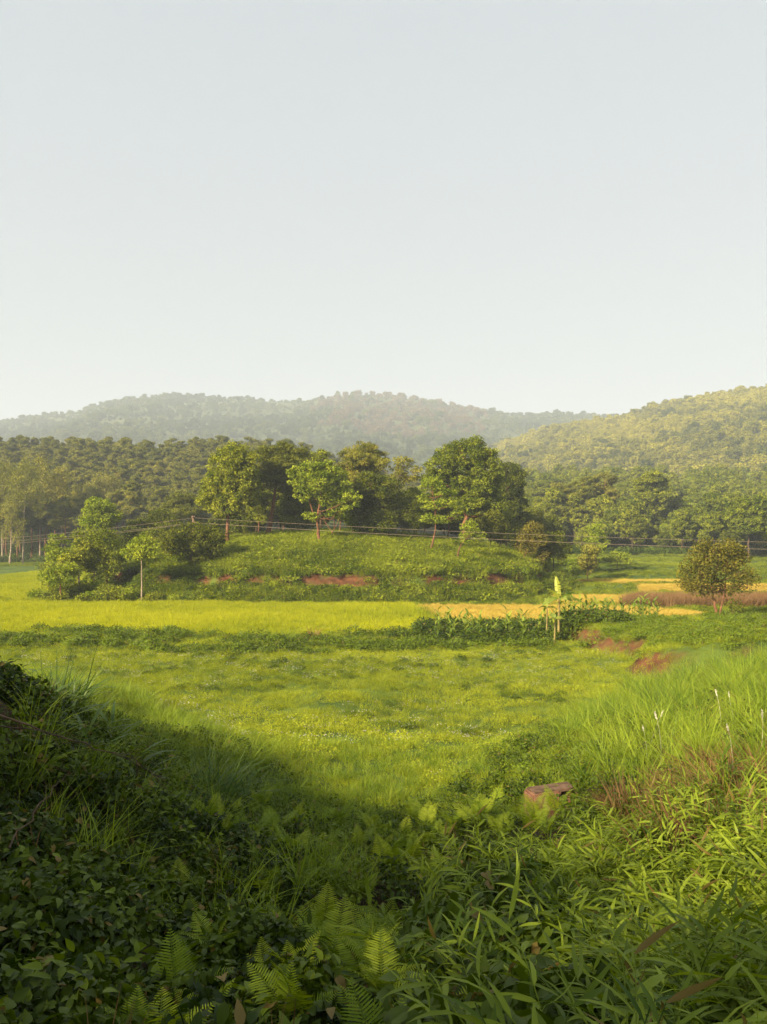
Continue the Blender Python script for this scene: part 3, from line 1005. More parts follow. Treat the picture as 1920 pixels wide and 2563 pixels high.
def pine_proto(k, h):
    r = np.random.default_rng(300 + k)
    lobes = []
    for j in range(9):
        f = 0.62 + 0.36 * (j / 8)
        a = r.uniform(0, 6.28)
        off = (1.15 - f) * h * 0.42 * r.uniform(0.4, 1)
        lobes.append((np.array([math.cos(a) * off, math.sin(a) * off, f * h]),
                      np.array([1.5, 1.5, 0.62]) * r.uniform(0.8, 1.25) * (1.25 - 0.45 * (j / 8))))
    return build_tree('pine_tree', (0, 0, 0), [(0, 0, 0), (r.normal(0, .15), 0, h * 0.4), (r.normal(0, .3), 0, h * 0.93)], lobes, 'pine', M['pine'], M['bark_red'],
                      r, 0.2, 0.85, 1.45, 1, None, 'tall pine among many in the wood on the left slope', 'tree', 'pines of the left wood', limb_r=0.07)


for k in range(5):
    PINES.append(pine_proto(k, 14.5 + k * 0.6))
BROADS = []


def broad_proto(k, h, wdt, style, leaf, bark, lab, grp):
    r = np.random.default_rng(330 + k)
    lobes = []
    n = 8
    for j in range(n):
        f = 0.42 + 0.48 * (j / (n - 1))
        a = j * 2.4 + r.uniform(-0.5, 0.5)
        off = wdt * 0.30 * math.sin(math.pi * (0.25 + 0.68 * j / (n - 1))) * r.uniform(0.7, 1.3)
        lobes.append((np.array([math.cos(a) * off, math.sin(a) * off, f * h]),
                      np.array([1, 1, 0.8]) * wdt * 0.27 * r.uniform(0.75, 1.15)))
    return build_tree('woodland_tree', (0, 0, 0), [(0, 0, 0), (r.normal(0, .15), 0, h * 0.4), (r.normal(0, .3), 0, h * 0.85)], lobes, style, leaf, bark,
                      r, 0.17, 0.8, 1.35, 1, None, lab, 'tree', grp, limb_r=0.07)


for k, (h_, w_, s_, l_) in enumerate([(11, 7.5, 'broad', 'tree'), (9, 6.5, 'broad', 'tree_light'), (12, 6.5, 'broad', 'tree'), (8, 6, 'broad', 'tree_dark'),
                                      (10, 7, 'broad', 'tree')]):
    BROADS.append(broad_proto(k, h_, w_, s_, M[l_], M['bark_dark'], 'leafy tree in the mixed wood below the right hill', 'mixed wood below the right hill'))

used = set()


def place(protolist, k, loc, rz, s, label=None, group=None):
    key = id(protolist[k])
    if key not in used:
        used.add(key)
        o = protolist[k]
        o.location = loc
        o.rotation_euler = (0, 0, rz)
        o.scale = (s, s, s)
        if label:
            o['label'] = label
        if group:
            o['group'] = group
        return o
    return copy_tree(protolist[k], loc, rz, s, label, group)


def poisson(cands, dmin):
    keep = []
    for p in cands:
        if all((p[0] - q_[0]) ** 2 + (p[1] - q_[1]) ** 2 > (dmin * (0.75 + p[1] / 900)) ** 2 for q_ in keep):
            keep.append(p)
    return keep


cand = []
for _ in range(5000):
    Y = rr.uniform(178, 262)
    px = rr.uniform(-120, 720)
    if px > 480 and Y < 205:
        continue
    cand.append(((px - CX) / F * Y, Y))
pts = poisson(cand, 4.9)[:290]
pts.sort(key=lambda p: p[1])
for i, (x, y) in enumerate(pts):
    pxx = CX + x / y * F
    side = 'behind the gum trunks at far left' if pxx < 190 else 'above the bushy trees left of the knoll' if pxx < 400 else 'behind the tall broadleaf knoll tree'
    row = 'front-row pine at the foot of the wood ' if y < 200 else 'pine midway up the wood ' if y < 230 else 'upper-slope pine in the wood '
    place(PINES, int(rr.integers(0, 5)), (x, y, Hs(x, y)), rr.uniform(0, 6.28), rr.uniform(0.78, 1.15), row + side)

# mixed wood at the right
cand = []
for _ in range(5000):
    Y = rr.uniform(150, 250)
    px = rr.uniform(1230, 2050)
    edge = 172 - 14 * smooth((px - 1500) / 300) + 4 * math.sin(px * 0.02)
    if Y < edge:
        continue
    cand.append(((px - CX) / F * Y, Y))
pts = poisson(cand, 4.6)[:280]
pts.sort(key=lambda p: p[1])
for i, (x, y) in enumerate(pts):
    kk = int(rr.integers(0, 5))
    pxx = CX + x / y * F
    look = ['wide green', 'pale green', 'tall green', 'dark green', 'rounded green'][kk]
    row = ' tree low in the right wood ' if y < 178 else ' tree halfway up the right wood ' if y < 215 else ' tree in the upper right wood '
    side = 'near the knoll' if pxx < 1420 else 'above the terraces' if pxx < 1680 else 'near the right picture edge'
    place(BROADS, kk, (x, y, Hs(x, y)), rr.uniform(0, 6.28), rr.uniform(0.7, 1.2) * (0.7 if y < 180 else 1.0), look + row + side)
for k, (px, Y) in enumerate([(1400, 186), (1430, 190), (1460, 185), (1490, 192), (1515, 188), (1446, 198)]):
    x = (px - CX) / F * Y
    place(PINES, k % 5, (x, Y, Hs(x, Y)), k * 1.3, 1.08, 'reddish pine in the clump standing above the right-hand terraces', 'pine clump above the terraces')
photo_tree('tall_round_tree', 1632, 190, [(1632, 1300), (1632, 1240)],
           [(1632, 1196, 24, 14), (1612, 1212, 22, 16), (1652, 1212, 20, 16), (1630, 1228, 30, 16), (1612, 1248, 20, 14), (1655, 1245, 18, 14), (1635, 1270, 24, 16)],
           'broad', M['tree'], M['bark_dark'], 120, 'tall dark round tree standing clear above the right-hand wood', 0.3, 1.1, 1.5)
photo_tree('broad_tree', 1874, 150, [(1874, 1350), (1868, 1310)],
           [(1862, 1268, 30, 20), (1890, 1290, 28, 22), (1840, 1296, 26, 20), (1870, 1315, 34, 16), (1910, 1265, 24, 22)],
           'broad', M['tree'], M['bark_dark'], 121, 'broad tree standing behind the lone field tree', 0.25, 1.0, 1.3)
photo_tree('tall_tree', 1455, 165, [(1455, 1390), (1455, 1350)],
           [(1490, 1330, 28, 16), (1470, 1345, 24, 16), (1500, 1350, 24, 16), (1485, 1365, 30, 14)],
           'broad', M['tree'], M['bark_dark'], 122, 'rounded tree at the lower edge of the right-hand wood', 0.18, 1.0, 1.3)
photo_tree('thin_tree', 1469, 106, [(1470, 1435), (1472, 1400)],
           [(1474, 1378, 20, 14), (1464, 1398, 18, 14), (1485, 1402, 16, 14), (1474, 1420, 18, 10)], 'sparse', M['gum'], M['bark_red'], 123,
           'thin yellowish young tree at the first terrace edge', 0.07, 1.0, 0.9)
photo_tree('small_terrace_tree', 1545, 122, [(1545, 1412), (1546, 1400)],
           [(1552, 1392, 22, 8), (1530, 1400, 16, 6), (1568, 1400, 12, 6)], 'sparse', M['tree_light'], M['bark_dark'], 124,
           'small flat-topped tree alone on the middle terrace', 0.08, 1.3, 1.0)
photo_tree('thin_tree', 1433, 104, [(1433, 1430), (1433, 1418)],
           [(1433, 1412, 10, 12), (1436, 1430, 11, 12)], 'fine', M['tree_light'], M['bark_dark'], 125,
           'narrow young bush-like tree left of the thin yellowish tree', 0.05, 1.2, 0.9)
photo_tree('leafy_sapling', 1490, 125, [(1490, 1370), (1490, 1350)],
           [(1492, 1330, 16, 16), (1480, 1352, 14, 12), (1504, 1352, 16, 12), (1490, 1370, 18, 10)], 'broad', M['tree_light'], M['bark_dark'], 126,
           'light green sapling on the slope below the pine clump', 0.1, 1.0, 1.1)

# ---- lone tree at the right
photo_tree('lone_field_tree', 1797, 62, [(1792, 1520), (1782, 1480), (1790, 1430)],
           [(1800, 1368, 42, 20), (1765, 1392, 40, 24), (1828, 1392, 38, 24), (1740, 1428, 32, 26), (1795, 1430, 44, 26), (1845, 1430, 34, 26), (1870, 1455, 22, 22),
            (1752, 1462, 32, 20), (1800, 1470, 34, 18), (1835, 1470, 24, 16), (1722, 1455, 18, 18)],
           'fine', M['autumn'], M['bark_red'], 130, 'lone rounded olive-brown tree beside the dry brown crop', 0.13, 0.85, 0.8, 9,
           [([(1797, 1556), (1805, 1515), (1812, 1480), (1820, 1440)], 0.09)], limb_r=0.05)
photo_tree('low_bush', 1832, 62.5, [(1832, 1530), (1832, 1520)],
           [(1832, 1515, 12, 12), (1838, 1528, 12, 10)], 'fine', M['tree_dark'], M['bark_dark'], 131, 'small dark bush right of the lone tree stem', 0.04, 1.3, 0.8, cat='bush')

# ------------------------------------------------------------------ shade trees beside and behind the photographer
SH = []
for k in range(3):
    r = np.random.default_rng(500 + k)
    h = 8.5 + k
    lobes = []
    for j in range(11):
        f = 0.22 + 0.68 * (j / 10)
        a = j * 2.4
        off = 1.7 * math.sin(math.pi * (0.2 + 0.7 * j / 10))
        lobes.append((np.array([math.cos(a) * off, math.sin(a) * off, f * h]), np.array([1.7, 1.7, 1.25]) * r.uniform(0.85, 1.15)))
    SH.append(build_tree('shade_tree', (0, 0, 0), [(0, 0, 0), (0, 0, h * 0.5), (0.2, 0, h * 0.85)], lobes, 'broad', M['tree'], M['bark_dark'], r, 0.25, 0.8, 1.3, 2,
                         None, 'tall shade tree behind the viewpoint, outside the picture', 'tree', 'shade trees behind the viewpoint'))
SHADE = []
rs = np.random.default_rng(12)
for s_c in np.arange(-30, 16, 4.4):
    t_c = -60 + rs.uniform(-4, 4)
    SHADE.append((t_c * 0.72 + s_c * 0.69, t_c * 0.69 - s_c * 0.72, (3.05 if -9 < s_c < 4 else 2.4) + rs.uniform(-0.2, 0.16)))
SHADE += [(-6.8, 0.0, 0.38), (-8.8, 3.0, 0.33), (-11.2, 6.0, 0.26), (-5.2, -3.4, 0.6)]  # unseen trees added close by to block sky light and darken the left bank
for k, (x, y, s) in enumerate(SHADE):
    place(SH, k % 3, (x, y, Hs(x, y) - 0.1), k * 1.1, s)

# ------------------------------------------------------------------ power line
pb = G(484, 88)
pole = empty('utility_pole', pb)
tag(pole, 'weathered power pole half hidden behind the large dark shrub', 'pole')
zt = P(484, 1292, 88)[2] - pb[2]
V, Fq = tube([(0, 0, -0.3), (0, 0, zt * 0.5), (0, 0, zt)], [0.13, 0.115, 0.09], 8)
link('post', mesh_data('post', V, Fq, M['pole'], None, True), pole)
ac = Acc()
for dz_, wdt in ((-0.12, 0.55), (-0.75, 0.8)):
    z0 = zt + dz_
    bx = np.array([(x, y, z) for z in (z0 - 0.05, z0 + 0.05) for y in (-wdt, wdt) for x in (-0.06, 0.06)], float)
    fs = [(0, 2, 3, 1), (4, 5, 7, 6), (0, 1, 5, 4), (2, 6, 7, 3), (0, 4, 6, 2), (1, 3, 7, 5)]
    ac.add(bx, fs)
link('crossarm', ac.mesh('crossarm', M['pole']), pole)
for (oy, oz) in ((-0.5, -0.02), (0.5, -0.02), (-0.72, -0.65), (0.72, -0.65)):
    V, Fq = tube([(0, oy, zt + oz - 0.1), (0, oy, zt + oz - 0.03), (0, oy, zt + oz), (0, oy, zt + oz + 0.08)], [0.03, 0.07, 0.05, 0.04], 6)
    link('insulator', mesh_data('insulator', V, Fq, M['pole'], None, True), pole)


def wire(a, b, sag, label, rad=0.013):
    t = np.linspace(0, 1, 30)
    pth = a + (b - a) * t[:, None]
    pth[:, 2] -= sag * 4 * t * (1 - t)
    V, Fq = tube(pth, np.full(30, rad), 5)
    o = link('power_line', mesh_data('power_line', V, Fq, M['wire'], None, True))
    tag(o, label, 'wire', 'power lines strung from the pole')


A1 = P(484, 1296, 88)
A2 = P(486, 1308, 88)
wire(A1, P(-500, 1375, 74), 0.55, 'upper power line running from the pole to the left edge', 0.018)
wire(A2, P(-500, 1379, 74), 0.55, 'middle power line running from the pole to the left edge', 0.018)
wire(P(484, 1309.5, 88), P(-500, 1388, 74), 0.6, 'lowest power line running from the pole to the left edge', 0.018)
wire(A1, P(2500, 1368, 82), 0.5, 'upper power line crossing before the knoll trees to the right')
wire(A2, P(2500, 1387, 80), 0.55, 'lower power line crossing before the knoll trees to the right', 0.016)

# ------------------------------------------------------------------ small house on the hillside
hb = P(1698, 1232, 430)
house = empty('hill_house', hb, R(-12))
tag(house, 'tiny white house among the trees of the right hill', 'house')


def box(x0, x1, y0, y1, z0, z1):
    V = np.array([(x, y, z) for z in (z0, z1) for y in (y0, y1) for x in (x0, x1)], float)
    return V, np.array([(0, 2, 3, 1), (4, 5, 7, 6), (0, 1, 5, 4), (2, 6, 7, 3), (0, 4, 6, 2), (1, 3, 7, 5)])


V, Fq = box(-2.2, 2.2, -2, 2, -6, 2.6)
link('wall', mesh_data('wall', V, Fq, M['plaster']), house)
V = np.array([(-2.6, -2.4, 2.6), (2.6, -2.4, 2.6), (2.6, 2.4, 2.6), (-2.6, 2.4, 2.6), (-2.6, 0, 3.7), (2.6, 0, 3.7)], float)
link('roof', mesh_data('roof', V, np.array([(0, 1, 5, 4), (2, 3, 4, 5), (0, 3, 2, 1)]), M['roof']), house)
for x0 in (-1.5, 0.6):
    V, Fq = box(x0, x0 + 0.9, -2.05, -1.98, 0.9, 1.9)
    link('window', mesh_data('window', V, Fq, M['dark']), house)

exec_marker = 'cover'
# ------------------------------------------------------------------ wooded cover of the far hills
FARP = []
for k in range(4):
    r = np.random.default_rng(700 + k)
    a = Acc()
    lobes = [(np.array([r.normal(0, 1.3), r.normal(0, 1.3), 2.2 + r.uniform(0, 3.0)]), np.array([1.9, 1.9, 1.5]) * r.uniform(0.8, 1.2)) for _ in range(5)]
    STYLE['far'] = dict(L=1.0, W=0.7, cr=1.0, n=12, flat=0.75, droop=0.1, up=0.5)
    crown_mesh(a, lobes, 'far', r, 0.9, 1.0)
    V, Fq = tube([(0, 0, -2), (0, 0, 2.5), (0.2, 0, 4)], [0.25, 0.2, 0.1], 4)
    a.add(V, Fq, np.zeros(len(V)))
    FARP.append(a)


def hill_points(V, n, r, vmax):
    nu, nv = V.shape[:2]
    i = r.uniform(0, nu - 1.001, n)
    j = r.uniform(0, (nv - 1) * vmax, n)
    i0 = i.astype(int)
    j0 = j.astype(int)
    fi = (i - i0)[:, None]
    fj = (j - j0)[:, None]
    return (V[i0, j0] * (1 - fi) * (1 - fj) + V[i0 + 1, j0] * fi * (1 - fj) + V[i0, j0 + 1] * (1 - fi) * fj + V[i0 + 1, j0 + 1] * fi * fj)


r = np.random.default_rng(900)
src_far = protos([a.mesh('hill_wood_%d' % k, M['far_leaf']) for k, a in enumerate(FARP)])
src_brown = protos([a.mesh('brown_wood_%d' % k, leaf_mat('brown_wood_leaf', (0.10, 0.072, 0.04), (0.22, 0.16, 0.085), 0.2, inst=True)) for k, a in enumerate(FARP)])


def pxof_(p):
    return CX + p[:, 0] / p[:, 1] * F


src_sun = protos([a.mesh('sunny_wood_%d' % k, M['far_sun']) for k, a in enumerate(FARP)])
p = hill_points(far_V, 32000, r, 0.78)
dens = fbm(p[:, 0] / 60, p[:, 1] / 90, 5)
keep = (dens > 0.40) | (r.uniform(0, 1, len(p)) < 0.3)
p = p[keep]
pxx = pxof_(p)
hz_ = p[:, 2] / np.maximum(np.interp(pxx, RIDGE_FAR[:, 0], CZ + (HY - RIDGE_FAR[:, 1]) / F * 1600), 1)
br = (np.exp(-((pxx - 1010) / 240) ** 2) * smooth((hz_ - 0.25) / 0.5) + 0.5 * (fbm(p[:, 0] / 90, p[:, 1] / 90, 31) - 0.5) > 0.45) & (r.uniform(0, 1, len(p)) < 0.8)
pb_ = p[br]
p = p[~br]
n_ = len(p)
scatter('hill_forest', 'hazy forest covering the long far ridge', 'forest', p, rotz(n_, 0.05),
        np.clip(r.lognormal(-0.35, 0.45, n_), 0.2, 1.9), r.normal(0.42, 0.26, n_) + (fbm(p[:, 0] / 90, p[:, 1] / 120, 12) - 0.5) * 1.5, src_far)  # noise in the tint paints darker hollows into the ridge forest
scatter('brown_hill_wood', 'brownish dry wood patch on the summit of the far ridge', 'forest', pb_, rotz(len(pb_), 0.05), np.clip(r.lognormal(-0.35, 0.45, len(pb_)), 0.2, 1.9), r.normal(0.5, 0.25, len(pb_)), src_brown)
p = hill_points(right_V, 36000, r, 0.80)
p = p[~((np.abs(pxof_(p) - 1698) < 14) & (p[:, 1] < 436))]
n_ = len(p)
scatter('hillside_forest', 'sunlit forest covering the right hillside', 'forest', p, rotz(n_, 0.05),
        np.clip(r.lognormal(-1.0, 0.5, n_), 0.12, 1.3), r.normal(0.52, 0.26, n_) + (fbm(p[:, 0] / 45, p[:, 1] / 60, 14) - 0.5) * 1.7 + 0.15 * smooth((p[:, 2] - 30) / 60), src_sun)  # clusters get a lower tint, painting shaded hollows on the hillside
# trees between the near woods and the hills
src_wood = protos([next(c for c in q_.children if c.name.startswith('crown')).data for q_ in PINES + BROADS])
yy = r.uniform(250, 640, 6500)
px = r.uniform(-250, 2300, 6500)
xx = (px - CX) / F * yy
zz = H(xx, yy) - smooth((yy - 420) / 300.0) * 25
sel = ~((np.abs(px - 1698) < 16) & (yy < 440)) & ~((px > 1090) & (yy > 430)) & ~((px < 720) & (yy < 264)) & (r.uniform(0, 1, 6500) < 0.45 + 0.5 * (yy < 400))
p = np.stack([xx, yy, zz], 1)[sel]
n_ = len(p)
scatter('valley_forest', 'band of forest between the near woods and the hills', 'forest', p, rotz(n_, 0.04), r.uniform(0.8, 1.2, n_),
        r.normal(0.4, 0.2, n_), src_wood, np.where(p[:, 0] / p[:, 1] < 0.06, r.integers(0, 5, n_), r.integers(5, 10, n_)))

# ------------------------------------------------------------------ grass and crops
def tuft(n, rad, h, wd, bend, seed, seg=4, mat=None, name='tuft', hvar=0.35, lean=0.18):
    r = np.random.default_rng(seed)
    a = r.uniform(0, 6.283, n)
    q = rad * np.sqrt(r.uniform(0, 1, n))
    pos = np.stack([np.cos(a) * q, np.sin(a) * q, np.full(n, -0.03)], 1)
    az = a + r.normal(0, 0.9, n)
    V, Fq = blades(pos, az, h * r.uniform(1 - hvar, 1 + hvar * 0.6, n), wd * r.uniform(0.7, 1.2, n), np.abs(r.normal(bend, bend * 0.5, n)), lean, seg,
                   r.uniform(0, 6.283, n))
    t = np.repeat(np.clip(r.normal(0.5, 0.25, n), 0, 1), seg * 2)
    return mesh_data(name, V, Fq, mat, t)


def clumpleaf(n, rad, h, L, W, seed, mat, prof='ovate', curl=0.25, name='weed', flat=False, droop=0.0, stem=True):
    r = np.random.default_rng(seed)
    a = r.uniform(0, 6.283, n)
    q = rad * np.sqrt(r.uniform(0, 1, n))
    z = h * (0.25 + 0.75 * r.uniform(0, 1, n) ** 0.7) * (1 - 0.5 * (q / rad) ** 2)
    pos = np.stack([np.cos(a) * q, np.sin(a) * q, z], 1)
    outw = np.stack([np.cos(a), np.sin(a), np.zeros(n)], 1)
    d = unit(outw * 0.8 + r.normal(0, 0.6, (n, 3)) + np.array([0, 0, 0.1 - droop]))
    nrm = unit(np.array([0, 0, 1.0]) + outw * 0.5 + r.normal(0, 0.35, (n, 3)))
    acc = Acc()
    V, Fq = leaves(pos, d, nrm, L * r.uniform(0.6, 1.25, n), W * r.uniform(0.65, 1.2, n), prof, 0.16, curl)
    t = np.clip(r.normal(0.5, 0.25, n), 0, 1)
    acc.add(V, Fq, np.repeat(t, len(PROF[prof]) * 3))
    if stem:
        for _ in range(5):
            i = r.integers(0, n)
            V, Fq = tube([(0, 0, -0.05), pos[i] * np.array([0.5, 0.5, 0.6]), pos[i]], [0.006, 0.005, 0.003], 3)
            acc.add(V, Fq, np.full(len(V), 0.2))
    return acc.mesh(name, mat)


def in_view(n, y0, y1, r, margin=0.62, power=1.0, extra=3.0):
    """world points in the valley in front of the viewpoint, evenly by area"""
    y = np.sqrt(r.uniform(y0 ** 2, y1 ** 2, n)) if power == 1.0 else y0 + (y1 - y0) * r.uniform(0, 1, n) ** power
    x = r.uniform(-1, 1, n) * (y * margin + extra)
    return x, y


r = np.random.default_rng(1000)
src_meadow = protos([tuft(60, 0.34, 0.26, 0.010, 0.6, 1 + k, 3, M['meadow'], 'meadow_tuft') for k in range(3)]
                    + [clumpleaf(75, 0.32, 0.22, 0.055, 0.03, 20 + k, M['meadow'], name='meadow_weed', stem=False) for k in range(2)])
src_tallgrass = protos([tuft(38, 0.16, 1.25, 0.020, 0.75, 40 + k, 6, M['tall_grass'], 'reed_tuft') for k in range(4)])
src_midgrass = protos([tuft(45, 0.16, 0.55, 0.011, 0.7, 50 + k, 5, M['tall_grass'], 'bank_tuft') for k in range(4)])
src_rice = protos([tuft(90, 0.55, 0.34, 0.022, 0.35, 60 + k, 3, M['rice'], 'rice_patch', 0.25) for k in range(4)])
src_gold = protos([tuft(90, 0.55, 0.42, 0.026, 0.6, 70 + k, 3, M['rice_gold'], 'gold_rice_patch', 0.25) for k in range(4)])
src_knoll = protos([clumpleaf(70, 0.5, 0.45, 0.17, 0.085, 80 + k, M['knoll'], name='knoll_weed', stem=False) for k in range(3)]
                   + [tuft(70, 0.5, 0.6, 0.022, 0.5, 90 + k, 3, M['knoll'], 'knoll_grass') for k in range(3)])
src_bush = protos([clumpleaf(170, 0.75, 0.75, 0.17, 0.10, 100 + k, M['weed'], name='bund_bush', stem=False) for k in range(4)])
src_dry = protos([tuft(26, 0.35, 1.05, 0.028, 0.3, 110 + k, 4, M['dry'], 'dry_stalks', 0.3) for k in range(3)])
src_weed = protos([clumpleaf(60, 0.26, 0.36, 0.085, 0.042, 120 + k, M['weed'], name='weed_plant') for k in range(4)])
src_vine = protos([clumpleaf(44, 0.28, 0.34, 0.095, 0.075, 130 + k, M['vine'], 'heart', 0.3, 'vine_mat', droop=0.55) for k in range(4)])


def lance_spray(seed):
    r = np.random.default_rng(seed)
    acc = Acc()
    for s in range(4):
        a0 = r.uniform(0, 6.283)
        Lc = r.uniform(0.4, 0.75)
        t = np.linspace(0, 1, 7)
        dx = np.array([math.cos(a0), math.sin(a0), 0])
        path = dx * (Lc * (0.25 * t + 0.55 * t * t))[:, None] + np.array([0, 0, 1.0]) * (Lc * (0.95 * t - 0.45 * t * t))[:, None]
        V, Fq = tube(path, 0.005 - 0.003 * t, 4)
        acc.add(V, Fq, np.full(len(V), 0.3))
        n = 11
        tt = np.linspace(0.3, 1.0, n)
        pos = np.stack([np.interp(tt, t, path[:, i]) for i in range(3)], 1)
        side = np.where(np.arange(n) % 2 == 0, 1, -1)[:, None]
        sv = np.cross(dx, np.array([0, 0, 1.0]))
        d = unit(dx * r.uniform(0.5, 1.1, (n, 1)) + sv * side * r.uniform(0.35, 0.9, (n, 1)) + np.array([0, 0, 1.0]) * r.normal(0.0, 0.3, (n, 1)))
        nrm = unit(np.array([0, 0, 1.0]) + r.normal(0, 0.4, (n, 3)))
        V, Fq = leaves(pos, d, nrm, r.uniform(0.13, 0.24, n), r.uniform(0.016, 0.028, n), 'lance', 0.12, 0.35)
        acc.add(V, Fq, np.repeat(np.clip(r.normal(0.5, 0.25, n), 0, 1), 15))
    return acc.mesh('lance_spray', M['bamboo'])


src_bamboo = protos([lance_spray(140 + k) for k in range(5)])


def bank_h(x, y):
    return H(x, y)


def is_bank(x, y):
    return tps(np.clip(x, -32, 32), np.clip(y, -8, 62)) > 0.35


# meadow
x, y = in_view(26000, 17, 58, r, 0.60)
h = H(x, y)
bank = tps(np.clip(x, -32, 32), np.clip(y, -8, 62))
pl = plateau(x, y)
sel = (bank < 1.7) & ((pl < 0.15) | (pl > 0.75) | (r.uniform(0, 1, len(x)) < 0.3))
x, y, h, pl = x[sel], y[sel], h[sel], pl[sel]
n_ = len(x)
big = fbm(x * 0.13, y * 0.22, 41)
sm = fbm(x * 0.7, y * 0.9, 43)
idx = np.where(r.uniform(0, 1, n_) < 0.08 + 0.6 * smooth((big - 0.5) / 0.2), r.integers(3, 5, n_), r.integers(0, 3, n_))
scatter('meadow_grass', 'short uneven green meadow grass in the middle of the valley', 'grass', np.stack([x, y, h], 1), rotz(n_),
        r.uniform(0.5, 1.2, n_) * (0.45 + 1.1 * sm), 0.17 + 0.75 * big + 0.6 * (sm - 0.5) + r.normal(0, 0.13, n_), src_meadow, idx)
# meadow flowers
me_f = []
for k in range(2):
    rf = np.random.default_rng(160 + k)
    n = 7
    pos = np.stack([rf.uniform(-0.3, 0.3, n), rf.uniform(-0.3, 0.3, n), rf.uniform(0.16, 0.26, n)], 1)
    V, Fq = diamonds(np.repeat(pos, 4, 0), unit(np.stack([np.cos(np.tile(np.arange(4) * 1.571, n)), np.sin(np.tile(np.arange(4) * 1.571, n)), np.full(4 * n, 0.4)], 1)),
                     np.tile(np.array([0, 0, 1.0]), (4 * n, 1)), np.full(4 * n, 0.022), np.full(4 * n, 0.018))
    me_f.append(mesh_data('flowers', V, Fq, M['flower'], np.full(len(V), 0.6)))
src_flower = protos(me_f)
x, y = in_view(1500, 20, 46, r, 0.5)
bank = tps(np.clip(x, -32, 32), np.clip(y, -8, 62))
sel = (bank < 0.2) & (plateau(x, y) < 0.1) & (fbm(x * 0.12, y * 0.2, 51) > 0.46)
x, y = x[sel], y[sel]
n_ = len(x)
scatter('meadow_flowers', 'tiny pale flowers sprinkled through the meadow grass', 'flowers', np.stack([x, y, H(x, y)], 1), rotz(n_), np.full(n_, 1.0), r.uniform(0, 1, n_), src_flower)


def zone_scatter(name, label, cat, n, x0, x1, y0, y1, test, src, s0, s1, t0=0.5, tv=0.2, idx=None, dz=0.0, tilt=0.12, tn=0.6, tf=0.15):
    x = r.uniform(x0, x1, n)
    y = r.uniform(y0, y1, n)
    sel = test(x, y) & ~((np.abs(x - 0.206 * y) < 0.5) & (y > 13.2) & (y < 16.6))      # bare trodden earth by the stone block
    x, y = x[sel], y[sel]
    m = len(x)
    return scatter(name, label, cat, np.stack([x, y, H(x, y) + dz], 1), rotz(m, tilt), r.uniform(s0, s1, m),
                   t0 + r.normal(0, tv, m) + tn * (fbm(x * tf, y * tf, 77) - 0.5), src)


def TPc(x, y):
    return tps(np.clip(x, -32, 32), np.clip(y, -8, 62))


def pxof(x, y):
    return CX + x / y * F


# rice fields: bright green, ripe gold, dry brown
def green_field(x, y):
    e = knoll_e(x, y)
    px = pxof(x, y)
    front = 54.5 + 1.2 * np.sin(x * 0.22) + 2.0 * smooth((px - 900) / 250)
    lim = 1120 + (y - 55) * -4
    a = (y > front) & (y < 79) & (e > 1.075) & (px < lim)
    b = (px < 330) & (y >= 81) & (y < 160) & (e > 1.08)
    return a | b


def gold_field(x, y):
    px = pxof(x, y)
    a = (y > 62.5) & (y < 74.5) & (px > 1120 - (y - 62) * 6) & (x < 33 - (y - 62) * 1.0) & (knoll_e(x, y) > 1.08) & (px < 1760)
    b = (y > 77) & (y < 86) & (px > 1390) & (px < 1580)
    c = (y > 92) & (y < 97) & (px > 1600) & (px < 2100)
    d = (y > 101) & (y < 106) & (px > 1450) & (px < 1700)
    return (a & ~((y > 73) & (px > 1500))) | b | c | d


zone_scatter('rice_field', 'bright yellow-green young rice field before the knoll', 'rice field', 42000, -60, 16, 53, 160, green_field, src_rice, 0.65, 1.2, 0.6, 0.16, tn=1.1, tf=0.12)
zone_scatter('ripe_rice_field', 'golden ripe rice plots behind the banana plants', 'rice field', 26000, 2, 62, 62, 106, gold_field, src_gold, 0.6, 1.1, 0.55, 0.16, tn=0.6)
zone_scatter('dry_crop', 'brown dried crop standing behind the lone tree', 'crop', 9000, 14, 48, 72, 84,
             lambda x, y: (pxof(x, y) > 1560 + (y - 74) * 4) & (pxof(x, y) < 2150) & (y > 73.5) & (y < 80), src_dry, 0.8, 1.25, 0.5, 0.15)


# bunds and right-hand terraces: rough green growth everywhere else in the valley
def rough(x, y):
    e = knoll_e(x, y)
    return (e > 1.0) & ~green_field(x, y) & ~gold_field(x, y) & (np.abs(x / y) < 0.62) & ~((pxof(x, y) > 1560) & (pxof(x, y) < 2150) & (y > 73.5) & (y < 80))


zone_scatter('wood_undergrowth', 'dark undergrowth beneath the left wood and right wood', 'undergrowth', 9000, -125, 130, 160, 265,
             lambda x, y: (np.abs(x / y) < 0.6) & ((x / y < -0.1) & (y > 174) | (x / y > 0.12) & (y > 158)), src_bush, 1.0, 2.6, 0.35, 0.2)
zone_scatter('terrace_grass', 'rough green grass on the terraces and bunds', 'grass', 56000, -108, 100, 56, 178,
             lambda x, y: rough(x, y) & (y > 57), src_knoll, 0.4, 1.0, 0.55, 0.22, tn=1.2, tf=0.1)
